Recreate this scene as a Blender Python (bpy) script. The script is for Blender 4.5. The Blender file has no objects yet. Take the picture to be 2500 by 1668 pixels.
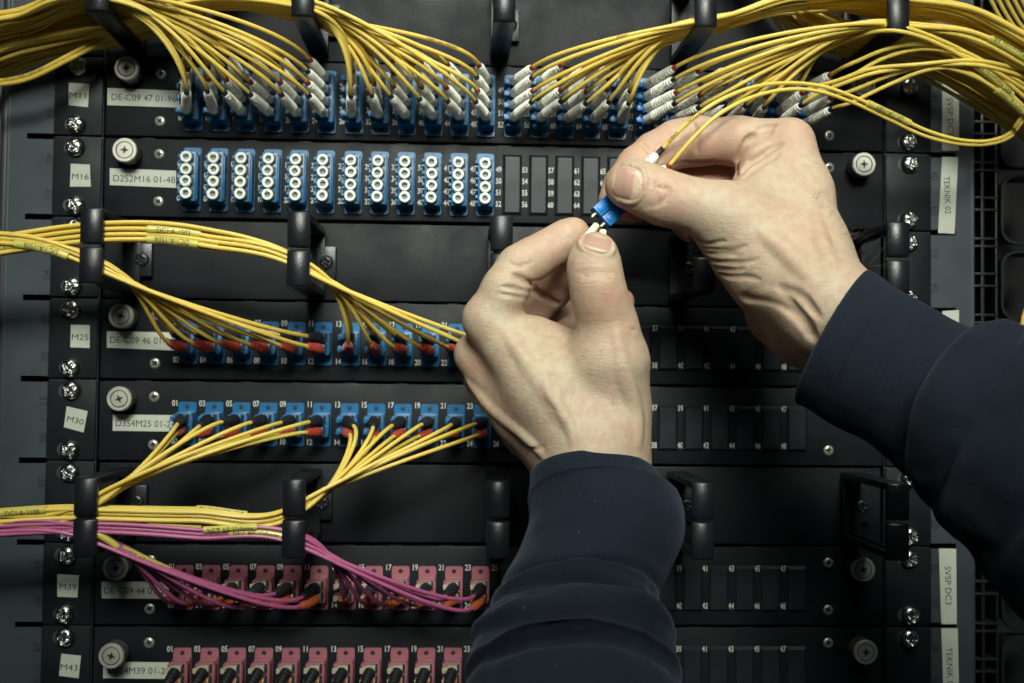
import bpy, bmesh, math, random
import numpy as np
from mathutils import Vector, Matrix
random.seed(7)
SC = bpy.context.scene
COL = SC.collection
MM = 0.001

# ------------------------------------------------------------------ camera
# rack coordinates (mm): x right, y up, d out of the rack towards the viewer
CAM_F = 2765.2
CAM_R = np.array([[0.9988130577, -0.0127534497, -0.0470087788],
                  [0.0112870671, 0.9994454155, -0.0313283186],
                  [0.0473822526, 0.0307605424, 0.9984030805]])
CAM_T = np.array([-21.80, -129.48, 629.02])
cam_data = bpy.data.cameras.new('camera')
cam = bpy.data.objects.new('camera', cam_data); COL.objects.link(cam)
cam_data.sensor_width = 36.0
cam_data.lens = 36.0 * CAM_F / 2500.0
cam_data.clip_start = 0.01; cam_data.clip_end = 20.0
def cv(p): return Vector((p[0] * MM, -p[2] * MM, p[1] * MM))
ax = [CAM_R[:, i] for i in range(3)]
m = Matrix.Identity(4)
for i in range(3):
    v = (ax[i][0], -ax[i][2], ax[i][1])
    for j in range(3): m[j][i] = v[j]
loc = cv(CAM_T)
for j in range(3): m[j][3] = loc[j]
cam.matrix_world = m
cam_data.dof.use_dof = True
cam_data.dof.focus_distance = 0.525
cam_data.dof.aperture_fstop = 13.0
SC.camera = cam

# ------------------------------------------------------------------ world and lamps
w = bpy.data.worlds.new('World'); SC.world = w; w.use_nodes = True
wn = w.node_tree.nodes; wl = w.node_tree.links
bg = wn['Background']; bg.inputs['Color'].default_value = (0.30, 0.42, 0.50, 1); bg.inputs['Strength'].default_value = 0.03
def area(name, loc, target, sx, sy, power, color, spread=180):
    l = bpy.data.lights.new(name, 'AREA'); l.shape = 'RECTANGLE'; l.size = sx; l.size_y = sy
    l.energy = power; l.color = color; l.spread = math.radians(spread)
    o = bpy.data.objects.new(name, l); COL.objects.link(o); o.location = loc
    o.rotation_euler = (Vector(target) - Vector(loc)).to_track_quat('-Z', 'Y').to_euler()
    return o
area('ceiling_lamp', (0.03, -1.05, 0.44), (0.02, -0.04, -0.05), 0.62, 0.24, 1.45, (0.96, 1.0, 0.88), 38)
area('overhead_fill', (0.05, -0.46, 0.62), (0.03, -0.07, -0.05), 0.56, 0.26, 1.1, (0.96, 1.0, 0.86), 84)  # added overhead light, no real fitting; keeps the hands lit from the top
area('front_fill', (0.15, -1.5, 0.9), (0.0, 0.0, -0.1), 1.0, 0.5, 0.5, (0.80, 0.93, 1.0), 150)  # added weak fill from the front, stands for no real lamp
SC.view_settings.view_transform = 'Standard'
SC.view_settings.look = 'None'
SC.view_settings.exposure = -0.15
SC.view_settings.gamma = 1.0
SC.render.engine = 'CYCLES'

# ------------------------------------------------------------------ helpers
def at(px, py, d):
    r = CAM_R @ np.array([(px - 1250) / CAM_F, -(py - 834) / CAM_F, -1.0])
    t = (d - CAM_T[2]) / r[2]
    return CAM_T + r * t
def scale_at(d): return CAM_F / (CAM_T[2] - d)      # photo pixels per mm

MATS = {}
def srgb(r, g, b):
    f = lambda c: (c / 255 / 12.92) if c / 255 <= 0.04045 else ((c / 255 + 0.055) / 1.055) ** 2.4
    return (f(r), f(g), f(b), 1)
def mat(name, color, rough=0.5, metal=0.0, var=0.0, vscale=60, bump=0.0, bscale=900, spec=0.5, sss=0, rvar=0.0, coat=0):
    if name in MATS: return MATS[name]
    M = bpy.data.materials.new(name); M.use_nodes = True; MATS[name] = M
    n = M.node_tree.nodes; l = M.node_tree.links; b = n['Principled BSDF']
    c = tuple(color[:3]) + (1,)
    b.inputs['Base Color'].default_value = c
    b.inputs['Roughness'].default_value = rough
    b.inputs['Metallic'].default_value = metal
    b.inputs['Specular IOR Level'].default_value = spec
    b.inputs['Coat Weight'].default_value = coat
    if sss:
        b.inputs['Subsurface Weight'].default_value = sss
        b.inputs['Subsurface Radius'].default_value = (1, .6, .4)
        b.inputs['Subsurface Scale'].default_value = 0.001
    tc = n.new('ShaderNodeTexCoord')
    if var or rvar:
        t = n.new('ShaderNodeTexNoise'); t.inputs['Scale'].default_value = vscale; t.inputs['Detail'].default_value = 6
        t.inputs['Roughness'].default_value = 0.65
        l.new(tc.outputs['Object'], t.inputs['Vector'])
        if var:
            mx = n.new('ShaderNodeMix'); mx.data_type = 'RGBA'
            mx.inputs[6].default_value = tuple(x * (1 - var) for x in c[:3]) + (1,)
            mx.inputs[7].default_value = tuple(min(1, x * (1 + var)) for x in c[:3]) + (1,)
            l.new(t.outputs['Fac'], mx.inputs[0]); l.new(mx.outputs[2], b.inputs['Base Color'])
        if rvar:
            mr = n.new('ShaderNodeMapRange'); mr.inputs['To Min'].default_value = max(0.02, rough - rvar); mr.inputs['To Max'].default_value = min(1, rough + rvar)
            mr.inputs['From Min'].default_value = .3; mr.inputs['From Max'].default_value = .7
            l.new(t.outputs['Fac'], mr.inputs['Value']); l.new(mr.outputs[0], b.inputs['Roughness'])
    if bump:
        t2 = n.new('ShaderNodeTexNoise'); t2.inputs['Scale'].default_value = bscale; t2.inputs['Detail'].default_value = 3
        l.new(tc.outputs['Object'], t2.inputs['Vector'])
        bp = n.new('ShaderNodeBump'); bp.inputs['Strength'].default_value = bump; bp.inputs['Distance'].default_value = 0.0003
        l.new(t2.outputs['Fac'], bp.inputs['Height']); l.new(bp.outputs['Normal'], b.inputs['Normal'])
    return M

PANEL = mat('powder_coated_black_steel', (0.0062, 0.0078, 0.0105), 0.52, 0, .35, 30, .32, 1500, rvar=.14, spec=.24)
PLATE = mat('black_blanking_plastic', (0.0125, 0.0148, 0.020), 0.42, 0, .2, 80, .1, 900, rvar=.08, spec=.3)
RINGM = mat('moulded_black_plastic', (0.0075, 0.009, 0.012), 0.34, 0, .2, 60, .35, 1300, rvar=.08)
RAIL = mat('galvanised_grey_steel', (0.044, 0.058, 0.067), 0.5, .3, .16, 35, .08, 600, rvar=.12)
DARK = mat('black_void_steel', (0.006, 0.0065, 0.008), 0.6, 0, .2, 20)
GRID = mat('black_grid_plastic', (0.007, 0.008, 0.010), 0.42, 0, .2, 60, .2, 900)
CHROME = mat('zinc_plated_screw', (0.50, 0.50, 0.49), 0.22, 1.0, .15, 500, .3, 700, rvar=.08)
SATIN = mat('nickel_thumbscrew', (0.54, 0.53, 0.46), 0.42, .55, .08, 200, rvar=.1)
KNURL = mat('knurled_thumbscrew_side', (0.16, 0.16, 0.155), 0.45, .7, .1, 200)
SLOT = mat('recess_shade_tone', (0.012, 0.012, 0.012), 0.6)  # painted shade inside screw crosses, holes and port openings
PAPER = mat('off_white_label_tape', (0.50, 0.51, 0.44), 0.55, 0, .06, 90, .05, 300)
INK = mat('black_print', (0.012, 0.012, 0.014), 0.6)
WHITEINK = mat('white_silkscreen', (0.50, 0.52, 0.47), 0.6, 0, .1, 700)
RAILINK = mat('rail_print', (0.012, 0.013, 0.015), 0.6)
BLUE = mat('blue_adapter_plastic', (0.008, 0.120, 0.285), 0.36, 0, .12, 120, .05, 700, rvar=.06)
BLUE2 = mat('bright_blue_connector_plastic', (0.005, 0.155, 0.47), 0.33, 0, .08, 150)
PINK = mat('pink_adapter_plastic', (0.33, 0.115, 0.145), 0.42, 0, .12, 120, .05, 700)
BEIGE = mat('beige_plug_plastic', (0.44, 0.40, 0.29), 0.45, 0, .08, 150)
CAPM = mat('white_dust_cap_plastic', (0.72, 0.74, 0.66), 0.42, 0, .05, 200, sss=.1)
WBOOT = mat('white_boot_rubber', (0.84, 0.84, 0.76), 0.5, 0, .06, 200)
BBOOT = mat('black_boot_rubber', (0.014, 0.016, 0.020), 0.42, 0, .1, 200)
RBOOT = mat('red_boot_rubber', (0.33, 0.045, 0.028), 0.48, 0, .12, 200)
OBOOT = mat('orange_boot_rubber', (0.42, 0.09, 0.022), 0.48, 0, .12, 200)
REDC = mat('brown_red_collar', (0.30, 0.045, 0.018), 0.5, 0, .1, 200)
YEL = mat('yellow_cable_jacket', (0.67, 0.50, 0.098), 0.42, 0, .10, 55, .04, 500, sss=.08, rvar=.06)
YEL2 = mat('orange_yellow_cable_jacket', (0.64, 0.455, 0.075), 0.42, 0, .10, 55, .04, 500, sss=.08, rvar=.06)
PNK = mat('magenta_cable_jacket', (0.37, 0.085, 0.20), 0.40, 0, .10, 55, .04, 500, sss=.05, rvar=.06)
WRAP = mat('yellow_label_wrap', (0.52, 0.45, 0.10), 0.25, 0, .10, 90, .2, 300, coat=.4)
CERAM = mat('ceramic_ferrule', (0.66, 0.60, 0.47), 0.35)

def link(name, V, F, mats, parent=None, smooth=True, angle=40, uv=None, mi=None):
    me = bpy.data.meshes.new(name)
    me.from_pydata([cv(p) for p in V] if not isinstance(V, np.ndarray) else np.stack([V[:, 0], -V[:, 2], V[:, 1]], 1) * MM, [], F)
    if not isinstance(mats, (list, tuple)): mats = [mats]
    for mm_ in mats: me.materials.append(mm_)
    if mi is not None: me.polygons.foreach_set('material_index', mi)
    if uv is not None:
        lay = me.uv_layers.new(name='UVMap')
        idx = np.zeros(len(me.loops), dtype=np.int32); me.loops.foreach_get('vertex_index', idx)
        lay.data.foreach_set('uv', np.asarray(uv, dtype=np.float32)[idx].ravel())
    me.polygons.foreach_set('use_smooth', [smooth] * len(me.polygons))
    if smooth and angle: me.set_sharp_from_angle(angle=math.radians(angle))
    me.update()
    o = bpy.data.objects.new(name, me); COL.objects.link(o)
    if parent is not None: o.parent = parent
    return o
def root(name, label, cat, group=None, kind=None):
    o = bpy.data.objects.new(name, None); COL.objects.link(o)
    o.empty_display_size = 0.01
    return tag(o, label, cat, group, kind)
def tag(o, label, cat=None, group=None, kind=None):
    o['label'] = label
    if cat: o['category'] = cat
    if group: o['group'] = group
    if kind: o['kind'] = kind
    return o
def copy_tree(o, parent=None, delta=(0, 0, 0), top=True):
    c = o.copy(); COL.objects.link(c)
    if parent is not None: c.parent = parent
    if top: c.location = Vector(o.location) + cv(delta)
    for ch in list(o.children): copy_tree(ch, c, top=False)
    return c

class MB:
    """collects simple solids (mm, rack coordinates) into one mesh"""
    def __init__(s): s.V = []; s.F = []; s.M = []
    def add(s, V, F, k=0):
        n = len(s.V); s.V += [tuple(float(c) for c in v) for v in V]; s.F += [tuple(i + n for i in f) for f in F]; s.M += [k] * len(F); return s
    def box(s, x0, x1, y0, y1, d0, d1, b=0.0, k=0):
        """box with chamfered edges (b)"""
        if b <= 0:
            V = [(x, y, d) for d in (d0, d1) for y in (y0, y1) for x in (x0, x1)]
            F = [(0, 2, 3, 1), (4, 5, 7, 6), (0, 1, 5, 4), (2, 6, 7, 3), (0, 4, 6, 2), (1, 3, 7, 5)]
            return s.add(V, F, k)
        bm = bmesh.new()
        mtx = Matrix.Translation(((x0 + x1) / 2, (y0 + y1) / 2, (d0 + d1) / 2)) @ Matrix.Diagonal((x1 - x0, y1 - y0, d1 - d0, 1))
        bmesh.ops.create_cube(bm, size=1, matrix=mtx)
        bmesh.ops.bevel(bm, geom=bm.edges[:], offset=b, segments=2, affect='EDGES', profile=0.6)
        bm.verts.index_update()
        V = [v.co[:] for v in bm.verts]; F = [tuple(v.index for v in f.verts) for f in bm.faces]; bm.free()
        return s.add(V, F, k)
    def lathe(s, c, axis, prof, n=20, k=0, capA=True, capB=True, ribs=0):
        """prof = [(t along axis, radius)]"""
        a = np.array(axis, float); a /= np.linalg.norm(a)
        u = np.cross(a, [0, 1, 0]) if abs(a[1]) < .9 else np.cross(a, [1, 0, 0]); u /= np.linalg.norm(u); v = np.cross(a, u)
        c = np.array(c, float); V = []; F = []
        for t, r in prof:
            for i in range(n):
                th = 2 * math.pi * i / n
                rr = r * (1 + (ribs if i % 2 else 0))
                V.append(c + a * t + (u * math.cos(th) + v * math.sin(th)) * rr)
        for j in range(len(prof) - 1):
            for i in range(n):
                i2 = (i + 1) % n
                F.append((j * n + i, j * n + i2, (j + 1) * n + i2, (j + 1) * n + i))
        if capA: F.append(tuple(range(n - 1, -1, -1)))
        if capB: F.append(tuple((len(prof) - 1) * n + i for i in range(n)))
        return s.add(V, F, k)
    def prism(s, pts, d0, d1, k=0, top_inset=0):
        """polygon (x,y) ccw extruded d0..d1"""
        n = len(pts); cx = sum(p[0] for p in pts) / n; cy = sum(p[1] for p in pts) / n
        V = [(x, y, d0) for x, y in pts] + [(x, y, d1) for x, y in pts]
        F = [tuple(range(n - 1, -1, -1)), tuple(range(n, 2 * n))] + [(i, (i + 1) % n, n + (i + 1) % n, n + i) for i in range(n)]
        return s.add(V, F, k)
    def hull8(s, A, B, k=0):
        """two quads (4 pts each) joined as a solid"""
        V = list(A) + list(B)
        F = [(3, 2, 1, 0), (4, 5, 6, 7)] + [(i, (i + 1) % 4, 4 + (i + 1) % 4, 4 + i) for i in range(4)]
        return s.add(V, F, k)
    def build(s, name, mats, parent=None, smooth=True, angle=35):
        return link(name, s.V, s.F, mats, parent, smooth, angle, mi=s.M)

_tg = {}
def text_geom(txt, bold=0.0, cuts=False):
    key = (txt, bold, cuts)
    if key in _tg: return _tg[key]
    cu = bpy.data.curves.new('t', 'FONT'); cu.body = txt; cu.size = 1; cu.align_x = 'CENTER'; cu.offset = bold; cu.resolution_u = 3
    o = bpy.data.objects.new('t', cu); COL.objects.link(o)
    dg = bpy.context.evaluated_depsgraph_get(); dg.update()
    me = o.evaluated_get(dg).to_mesh()
    V = np.array([v.co[:2] for v in me.vertices]) if len(me.vertices) else np.zeros((0, 2))
    F = [tuple(p.vertices) for p in me.polygons]
    o.evaluated_get(dg).to_mesh_clear()
    bpy.data.objects.remove(o); bpy.data.curves.remove(cu)
    if len(V): V = V / 0.72; V[:, 1] -= 0.5          # unit = cap height, centred
    if cuts and len(V):                              # extra edges so that the print can bend round a cord
        bm = bmesh.new(); vs = [bm.verts.new((a, b, 0)) for a, b in V]
        for f in F:
            try: bm.faces.new([vs[i] for i in f])
            except ValueError: pass
        for y in np.arange(-.6, .61, .12): bmesh.ops.bisect_plane(bm, geom=bm.verts[:] + bm.edges[:] + bm.faces[:], plane_co=(0, y, 0), plane_no=(0, 1, 0))
        bm.verts.index_update(); V = np.array([v.co[:2] for v in bm.verts]); F = [tuple(v.index for v in f.verts) for f in bm.faces]; bm.free()
    _tg[key] = (V, F); return V, F
def flat_text(mb, txt, x, y, d, h, rot=0, bold=0.0, squeeze=1.0, k=0):
    V, F = text_geom(txt, bold)
    c, s_ = math.cos(rot), math.sin(rot)
    P = []
    for vx, vy in V:
        a, b = vx * h * squeeze, vy * h
        P.append((x + a * c - b * s_, y + a * s_ + b * c, d))
    mb.add(P, F, k)

# ---- swept tubes
def hermite(nodes, n=14):
    """nodes: list of (point, tangent); returns dense polyline"""
    out = []
    for (p0, t0), (p1, t1) in zip(nodes[:-1], nodes[1:]):
        p0, t0, p1, t1 = map(lambda q: np.array(q, float), (p0, t0, p1, t1))
        for i in range(n):
            t = i / n
            out.append((2 * t**3 - 3 * t**2 + 1) * p0 + (t**3 - 2 * t**2 + t) * t0 + (-2 * t**3 + 3 * t**2) * p1 + (t**3 - t**2) * t1)
    out.append(np.array(nodes[-1][0], float)); return np.array(out)
def catmull(P, n=10):
    P = [np.array(p, float) for p in P]
    T = []
    for i in range(len(P)):
        if i == 0: t = (P[1] - P[0])
        elif i == len(P) - 1: t = (P[-1] - P[-2])
        else:
            a = np.linalg.norm(P[i] - P[i - 1]); b = np.linalg.norm(P[i + 1] - P[i])
            t = ((P[i] - P[i - 1]) / a * b + (P[i + 1] - P[i]) / b * a) / (a + b)
        T.append(t / (np.linalg.norm(t) + 1e-9))
    out = []
    for i in range(len(P) - 1):
        L = np.linalg.norm(P[i + 1] - P[i])
        seg = hermite([(P[i], T[i] * L), (P[i + 1], T[i + 1] * L)], n)
        out += list(seg[:-1])
    out.append(P[-1]); return np.array(out)
def frames(path):
    T = np.gradient(path, axis=0); T /= np.linalg.norm(T, axis=1)[:, None] + 1e-12
    N = np.zeros_like(T); ref = np.array([0, 0, 1.0])
    n = ref - T[0] * (ref @ T[0])
    if np.linalg.norm(n) < .2: n = np.array([0, 1.0, 0]) - T[0] * T[0][1]
    n /= np.linalg.norm(n); N[0] = n
    for i in range(1, len(T)):
        # keep the normal facing the viewer wherever possible
        n = ref - T[i] * (ref @ T[i])
        if np.linalg.norm(n) < .25: n = N[i - 1] - T[i] * (N[i - 1] @ T[i])
        n = n / np.linalg.norm(n); n = .5 * n + .5 * N[i - 1]; n -= T[i] * (n @ T[i]); N[i] = n / np.linalg.norm(n)
    return T, N, np.cross(T, N)
def tube(mb, path, r, n=8, k=0, cap=True):
    path = np.asarray(path); T, N, B = frames(path)
    r = np.broadcast_to(np.asarray(r, float), (len(path),))
    th = np.arange(n) * 2 * math.pi / n
    V = path[:, None, :] + r[:, None, None] * (np.cos(th)[None, :, None] * N[:, None, :] + np.sin(th)[None, :, None] * B[:, None, :])
    V = V.reshape(-1, 3); F = []
    for j in range(len(path) - 1):
        for i in range(n):
            i2 = (i + 1) % n
            F.append((j * n + i, j * n + i2, (j + 1) * n + i2, (j + 1) * n + i))
    if cap: F.append(tuple(range(n - 1, -1, -1))); F.append(tuple((len(path) - 1) * n + i for i in range(n)))
    mb.add(V, F, k); return mb
def arclen(path):
    return np.concatenate([[0], np.cumsum(np.linalg.norm(np.diff(path, axis=0), axis=1))])
def sub_path(path, s0, s1, n=8):
    S = arclen(path); s = np.linspace(s0, s1, n)
    return np.stack([np.interp(s, S, path[:, i]) for i in range(3)], 1)
def text_on_path(mb, path, r, txt, s_mid, h, roll=0.0, flip=False, squeeze=0.9, bold=0.0, k=0):
    """print wrapped round a cord: follows the path and the round surface"""
    S = arclen(path); T, N, B = frames(path)
    V, F = text_geom(txt, bold, True)
    P = []
    dirx = path[-1][0] - path[0][0]
    sg = 1 if dirx >= 0 else -1
    for vx, vy in V:
        a, b = vx * h * squeeze, vy * h
        if flip: a, b = -a, -b
        s = s_mid + a * sg; th = roll + b / r
        c = np.array([np.interp(s, S, path[:, i]) for i in range(3)])
        nn = np.array([np.interp(s, S, N[:, i]) for i in range(3)]); bb = np.array([np.interp(s, S, B[:, i]) for i in range(3)])
        if bb[1] < 0: bb = -bb
        P.append(c + (r + 0.09) * (nn * math.cos(th) + bb * math.sin(th)))
    mb.add(P, F, k)
def nearest_s(path, px, py):
    """arc position where the cord passes closest to a photo point"""
    rel = (path - CAM_T) @ CAM_R
    X = 1250 + CAM_F * rel[:, 0] / -rel[:, 2]; Y = 834 - CAM_F * rel[:, 1] / -rel[:, 2]
    i = int(np.argmin((X - px)**2 + (Y - py)**2)); return arclen(path)[i]

# ================================================================== RACK
U = 44.45
UNITS = {'M11': 0, 'M16': -1, 'manager_mid': -2, 'M25': -3, 'M30': -4, 'manager_low': -5, 'M39': -6, 'M43': -7}   # bottom edge = U*k
rack = root('server_rack', 'grey steel 19 inch server rack frame with numbered rails behind all panels', 'rack')

def width_of(txt, bold=0.0):
    V, F = text_geom(txt, bold); return (V[:, 0].max() - V[:, 0].min()) if len(V) else 1
def fit_text(mb, txt, x, y, d, h, wdt, rot=0, bold=0.0, k=0):
    flat_text(mb, txt, x, y, d, h, rot, bold, wdt / (width_of(txt, bold) * h), k)

def rail(sgn):
    mb = MB(); a = lambda p, q: (min(sgn * p, sgn * q), max(sgn * p, sgn * q))
    Y0, Y1 = -340, 190
    for p, q in ((260.3, 269.4), (219, 245)):
        x0, x1 = a(p, q); mb.box(x0, x1, Y0, Y1, -4, -1.6)
    x0, x1 = a(245, 260.3)
    ks = list(range(4, -8, -1)); y = Y1
    for k in ks:
        mb.box(x0, x1, U * k + 1.6, y, -4, -1.6); y = U * k - 1.6
    mb.box(x0, x1, Y0, y, -4, -1.6)
    x0, x1 = a(269.4, 271.4); mb.box(x0, x1, Y0, Y1, -60, -1.6, .5)
    r = mb.build('mounting_rail', RAIL, rack)
    t = MB()
    for i, k in enumerate(range(3, -8, -1)):
        top = U * k + U
        x = 248.2 if sgn > 0 else -247.6
        num = 41 - (0 - k) if k <= 0 else 41 + k
        num = 41 + k
        flat_text(t, str(num), x, top - 12.0, -1.55, 4.4, -math.pi / 2, .02, .9)
        flat_text(t, '/', x, top - 22.0, -1.55, 4.6, -math.pi / 2 - .1, 0, 1)
        flat_text(t, '%02d' % (2 - k), x, top - 32.0, -1.55, 4.4, math.pi / 2, .02, .9)
    t.build('printed_numbers', RAILINK, r, smooth=False)
    return r
rail_l = rail(-1); rail_r = rail(1)
# label tapes on the right rail
def quad_tape(mb, pts, d, th=.15, k=0):
    A = [tuple(at(x, y, d)) for x, y in pts]; A = [(p[0], p[1], d) for p in A]; B = [(p[0], p[1], d + th) for p in A]
    mb.hull8(A, B, k)
def tape(pts, txt, tx, ty, h, wdt, rot, parent, d=-1.5, bold=0.0, name='label_tape'):
    mb = MB(); quad_tape(mb, pts, d); o = mb.build(name, PAPER, parent, smooth=False)
    if txt:
        t = MB(); c = at(tx, ty, d); fit_text(t, txt, c[0], c[1], d + .2, h, wdt, rot, bold); t.build('printed_text', INK, o, smooth=False)
    return o
R90 = -math.pi / 2
tape([(2300, 368), (2341, 368), (2341, 206), (2300, 196)], 'SVSP DC3', 2320, 285, 3.6, 21.5, R90 + .02, rack)
tape([(2290, 569), (2330, 571), (2339, 384), (2300, 383)], 'TEKNIK 02', 2313, 477, 3.6, 21.5, R90 + .04, rack)
tape([(2300, 905), (2341, 905), (2341, 757), (2300, 760)], 'TEKNIK 02', 2320, 840, 3.6, 21.5, R90, rack)
tape([(2298, 1524), (2336, 1524), (2334, 1340), (2292, 1339)], 'SVSP DC3', 2315, 1430, 3.6, 21.5, R90 + .02, rack)
tape([(2304, 1720), (2342, 1720), (2338, 1534), (2298, 1534)], 'TEKNIK 02', 2319, 1632, 3.6, 23.5, R90 + .03, rack)
mb = MB(); mb.box(-700, 700, -700, 500, -90, -86); mb.build('rear_wall', DARK, rack)
mb = MB(); mb.box(-345, -276, -400, 220, -60, -12, 1); mb.box(-276, -272.5, -400, 220, -50, -5, .8); mb.build('side_panel', mat('dark_side_panel', (0.012, .013, .017), .45), rack)
# vertical trunking of black plastic right of the rail
mb = MB()
mb.box(272, 275.5, -400, 220, -40, -10, .5); mb.box(281, 283, -400, 220, -34, -14, .4); mb.box(289.5, 291, -400, 220, -34, -14, .4)
for k in range(4, -9, -1):
    for f in (0, .36, .52, .9):
        y = U * k - 6 - f * U
        mb.box(275.6, 291, y - .7, y + .7, -32, -13.5, .3)
trunk = mb.build('cable_trunking', GRID, rack)
for k in range(3, -9, -1):
    cx, cy, hw, hh, rr = 313, U * k + U / 2 - 6.5, 21, 20.5, 9
    pts = []
    for (sx, sy, a0) in ((1, 1, 0), (-1, 1, 90), (-1, -1, 180), (1, -1, 270)):
        for i in range(7):
            th = math.radians(a0 + i * 15); pts.append((cx + sx * (hw - rr) + rr * math.cos(th), cy + sy * (hh - rr) + rr * math.sin(th)))
    q = MB(); V = []; n = len(pts)
    for (dd, s) in ((-14, 1.0), (-12.6, .985), (-12.6, .93), (-30, .90)):
        V += [(cx + (x - cx) * s, cy + (y - cy) * s, dd) for x, y in pts]
    F = [(j * n + i, j * n + (i + 1) % n, (j + 1) * n + (i + 1) % n, (j + 1) * n + i) for j in range(3) for i in range(n)]
    q.add(V, F); q.build('cable_port', GRID, trunk)

# ---- shared screw meshes
def screw_mesh(r, h, name, m, cross, depth):
    nr, nt = 12, 36; V = []; F = []; DW = []
    for j in range(nr + 1):
        t = j / nr; rr = r * (1 - t)
        for i in range(nt):
            th = 2 * math.pi * i / nt + .5
            x, y = rr * math.cos(th), rr * math.sin(th)
            z = h * (1 - (rr / r)**2.6) ** .55
            a, b = x * math.cos(.5) + y * math.sin(.5), -x * math.sin(.5) + y * math.cos(.5)
            mn, mxx = min(abs(a), abs(b)), max(abs(a), abs(b))
            wv = max(0, min(1, (cross * .36 - mn) / (cross * .12))) * max(0, min(1, (cross - mxx) / (cross * .2)))
            if rr < cross * .45: wv = max(wv, .8)
            V.append((x, y, z - depth * wv)); DW.append(wv)
    for j in range(nr):
        for i in range(nt): F.append((j * nt + i, j * nt + (i + 1) % nt, (j + 1) * nt + (i + 1) % nt, (j + 1) * nt + i))
    V += [(r * math.cos(2 * math.pi * i / nt + .5), r * math.sin(2 * math.pi * i / nt + .5), -1.2) for i in range(nt)]
    b0 = (nr + 1) * nt
    for i in range(nt): F.append((b0 + i, b0 + (i + 1) % nt, (i + 1) % nt, i))
    fl = []
    for f in F:
        fl.append(1 if (max(f) < (nr + 1) * nt and sum(DW[i] for i in f) / 4 > .45) else 0)  # small screw crosses get the painted shade tone
    o = link(name, V, F, [m, SLOT if name == 'small_screw' else m], None, True, 50, mi=fl); me = o.data; bpy.data.objects.remove(o); return me
CAGE = screw_mesh(5.35, 3.9, 'mounting_screw', CHROME, 3.3, 2.0)
SMALL = screw_mesh(2.9, 1.0, 'small_screw', mat('nickel_small_screw', (.50, .49, .42), .34, .7, .1, 400), 1.7, .9)
DSCREW = screw_mesh(4.2, 1.6, 'ring_screw', mat('black_oxide_screw', (.03, .03, .034), .35, .6), 2.2, 1.2)
def inst(name, me, x, y, d, parent, rot=0.0, tx=0.0):
    o = bpy.data.objects.new(name, me); COL.objects.link(o); o.parent = parent
    # mesh was converted to world axes, so spin about the world Y axis
    o.matrix_basis = Matrix.Translation(cv((x, y, d))) @ Matrix.Rotation(rot, 4, 'Y') @ Matrix.Rotation(tx, 4, 'Z')
    return o
_ts = {}
def thumb_meshes():
    b = MB(); b.lathe((0, 0, 0), (0, 0, 1), [(0, 4.0), (2.0, 4.0), (2.3, 6.3), (11.0, 6.5), (11.3, 6.2)], 72, capA=False, capB=False, ribs=.035)
    o = b.build('s', KNURL); m1 = o.data; bpy.data.objects.remove(o)
    b = MB(); b.lathe((0, 0, 0), (0, 0, 1), [(10.6, 6.62), (11.9, 6.65), (12.5, 6.2), (12.5, 4.75), (12.0, 4.6), (12.0, 4.4)], 48, capA=False, capB=False)
    b.lathe((0, 0, 0), (0, 0, 1), [(11.9, 4.4), (12.15, 4.35), (12.4, 4.1)], 40, capA=False)
    b.lathe((0, 0, 0), (0, 0, 1), [(12.32, 4.80), (12.34, 4.30)], 40, k=1, capA=False, capB=False)  # dark ring painted as the shadow in the face groove
    o = b.build('f', [SATIN, SLOT]); m2 = o.data; bpy.data.objects.remove(o)
    b = MB(); b.box(-2.0, 2.0, -.42, .42, 12.0, 12.46); b.box(-.42, .42, -2.0, -.425, 12.0, 12.46); b.box(-.42, .42, .425, 2.0, 12.0, 12.46); b.box(-.9, -.43, -.9, -.43, 12, 12.45); b.box(.43, .9, .43, .9, 12, 12.45); b.box(-.9, -.43, .43, .9, 12, 12.45); b.box(.43, .9, -.9, -.43, 12, 12.45)
    o = b.build('c', SLOT, smooth=False); m3 = o.data; bpy.data.objects.remove(o)
    return m1, m2, m3
TS = thumb_meshes()
def thumbscrew(x, y, parent, rot=0.0, pull=0.0):
    o = inst('thumbscrew', TS[0], x, y, .6 + pull, parent)
    f = inst('screw_face', TS[1], 0, 0, 0, o); inst('cross_slot', TS[2], 0, 0, 0, f, rot)
    return o
def ears(parent, y0, y1, slots=True):
    for s in (-1, 1):
        mb = MB(); x0, x1 = sorted((s * 219.2, s * 245.2))
        mb.box(x0, x1, y0, y1, -1.5, .6, .45, 0)
        if slots:
            for yy in ((y0 + y1) / 2 - 15.9, (y0 + y1) / 2 + 15.9):
                if y1 - y0 > 50: continue
                V = []; n = 20
                for i in range(n):
                    th = 2 * math.pi * i / n; cx = -3.2 if math.cos(th) < 0 else 1.5
                    V.append((s * 232.5 + cx + 3.6 * math.cos(th), yy + 3.6 * math.sin(th), .63))
                mb.add(V, [tuple(range(n))], 1)
        ear = mb.build('mounting_ear', [PANEL, RAIL], parent)

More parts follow.
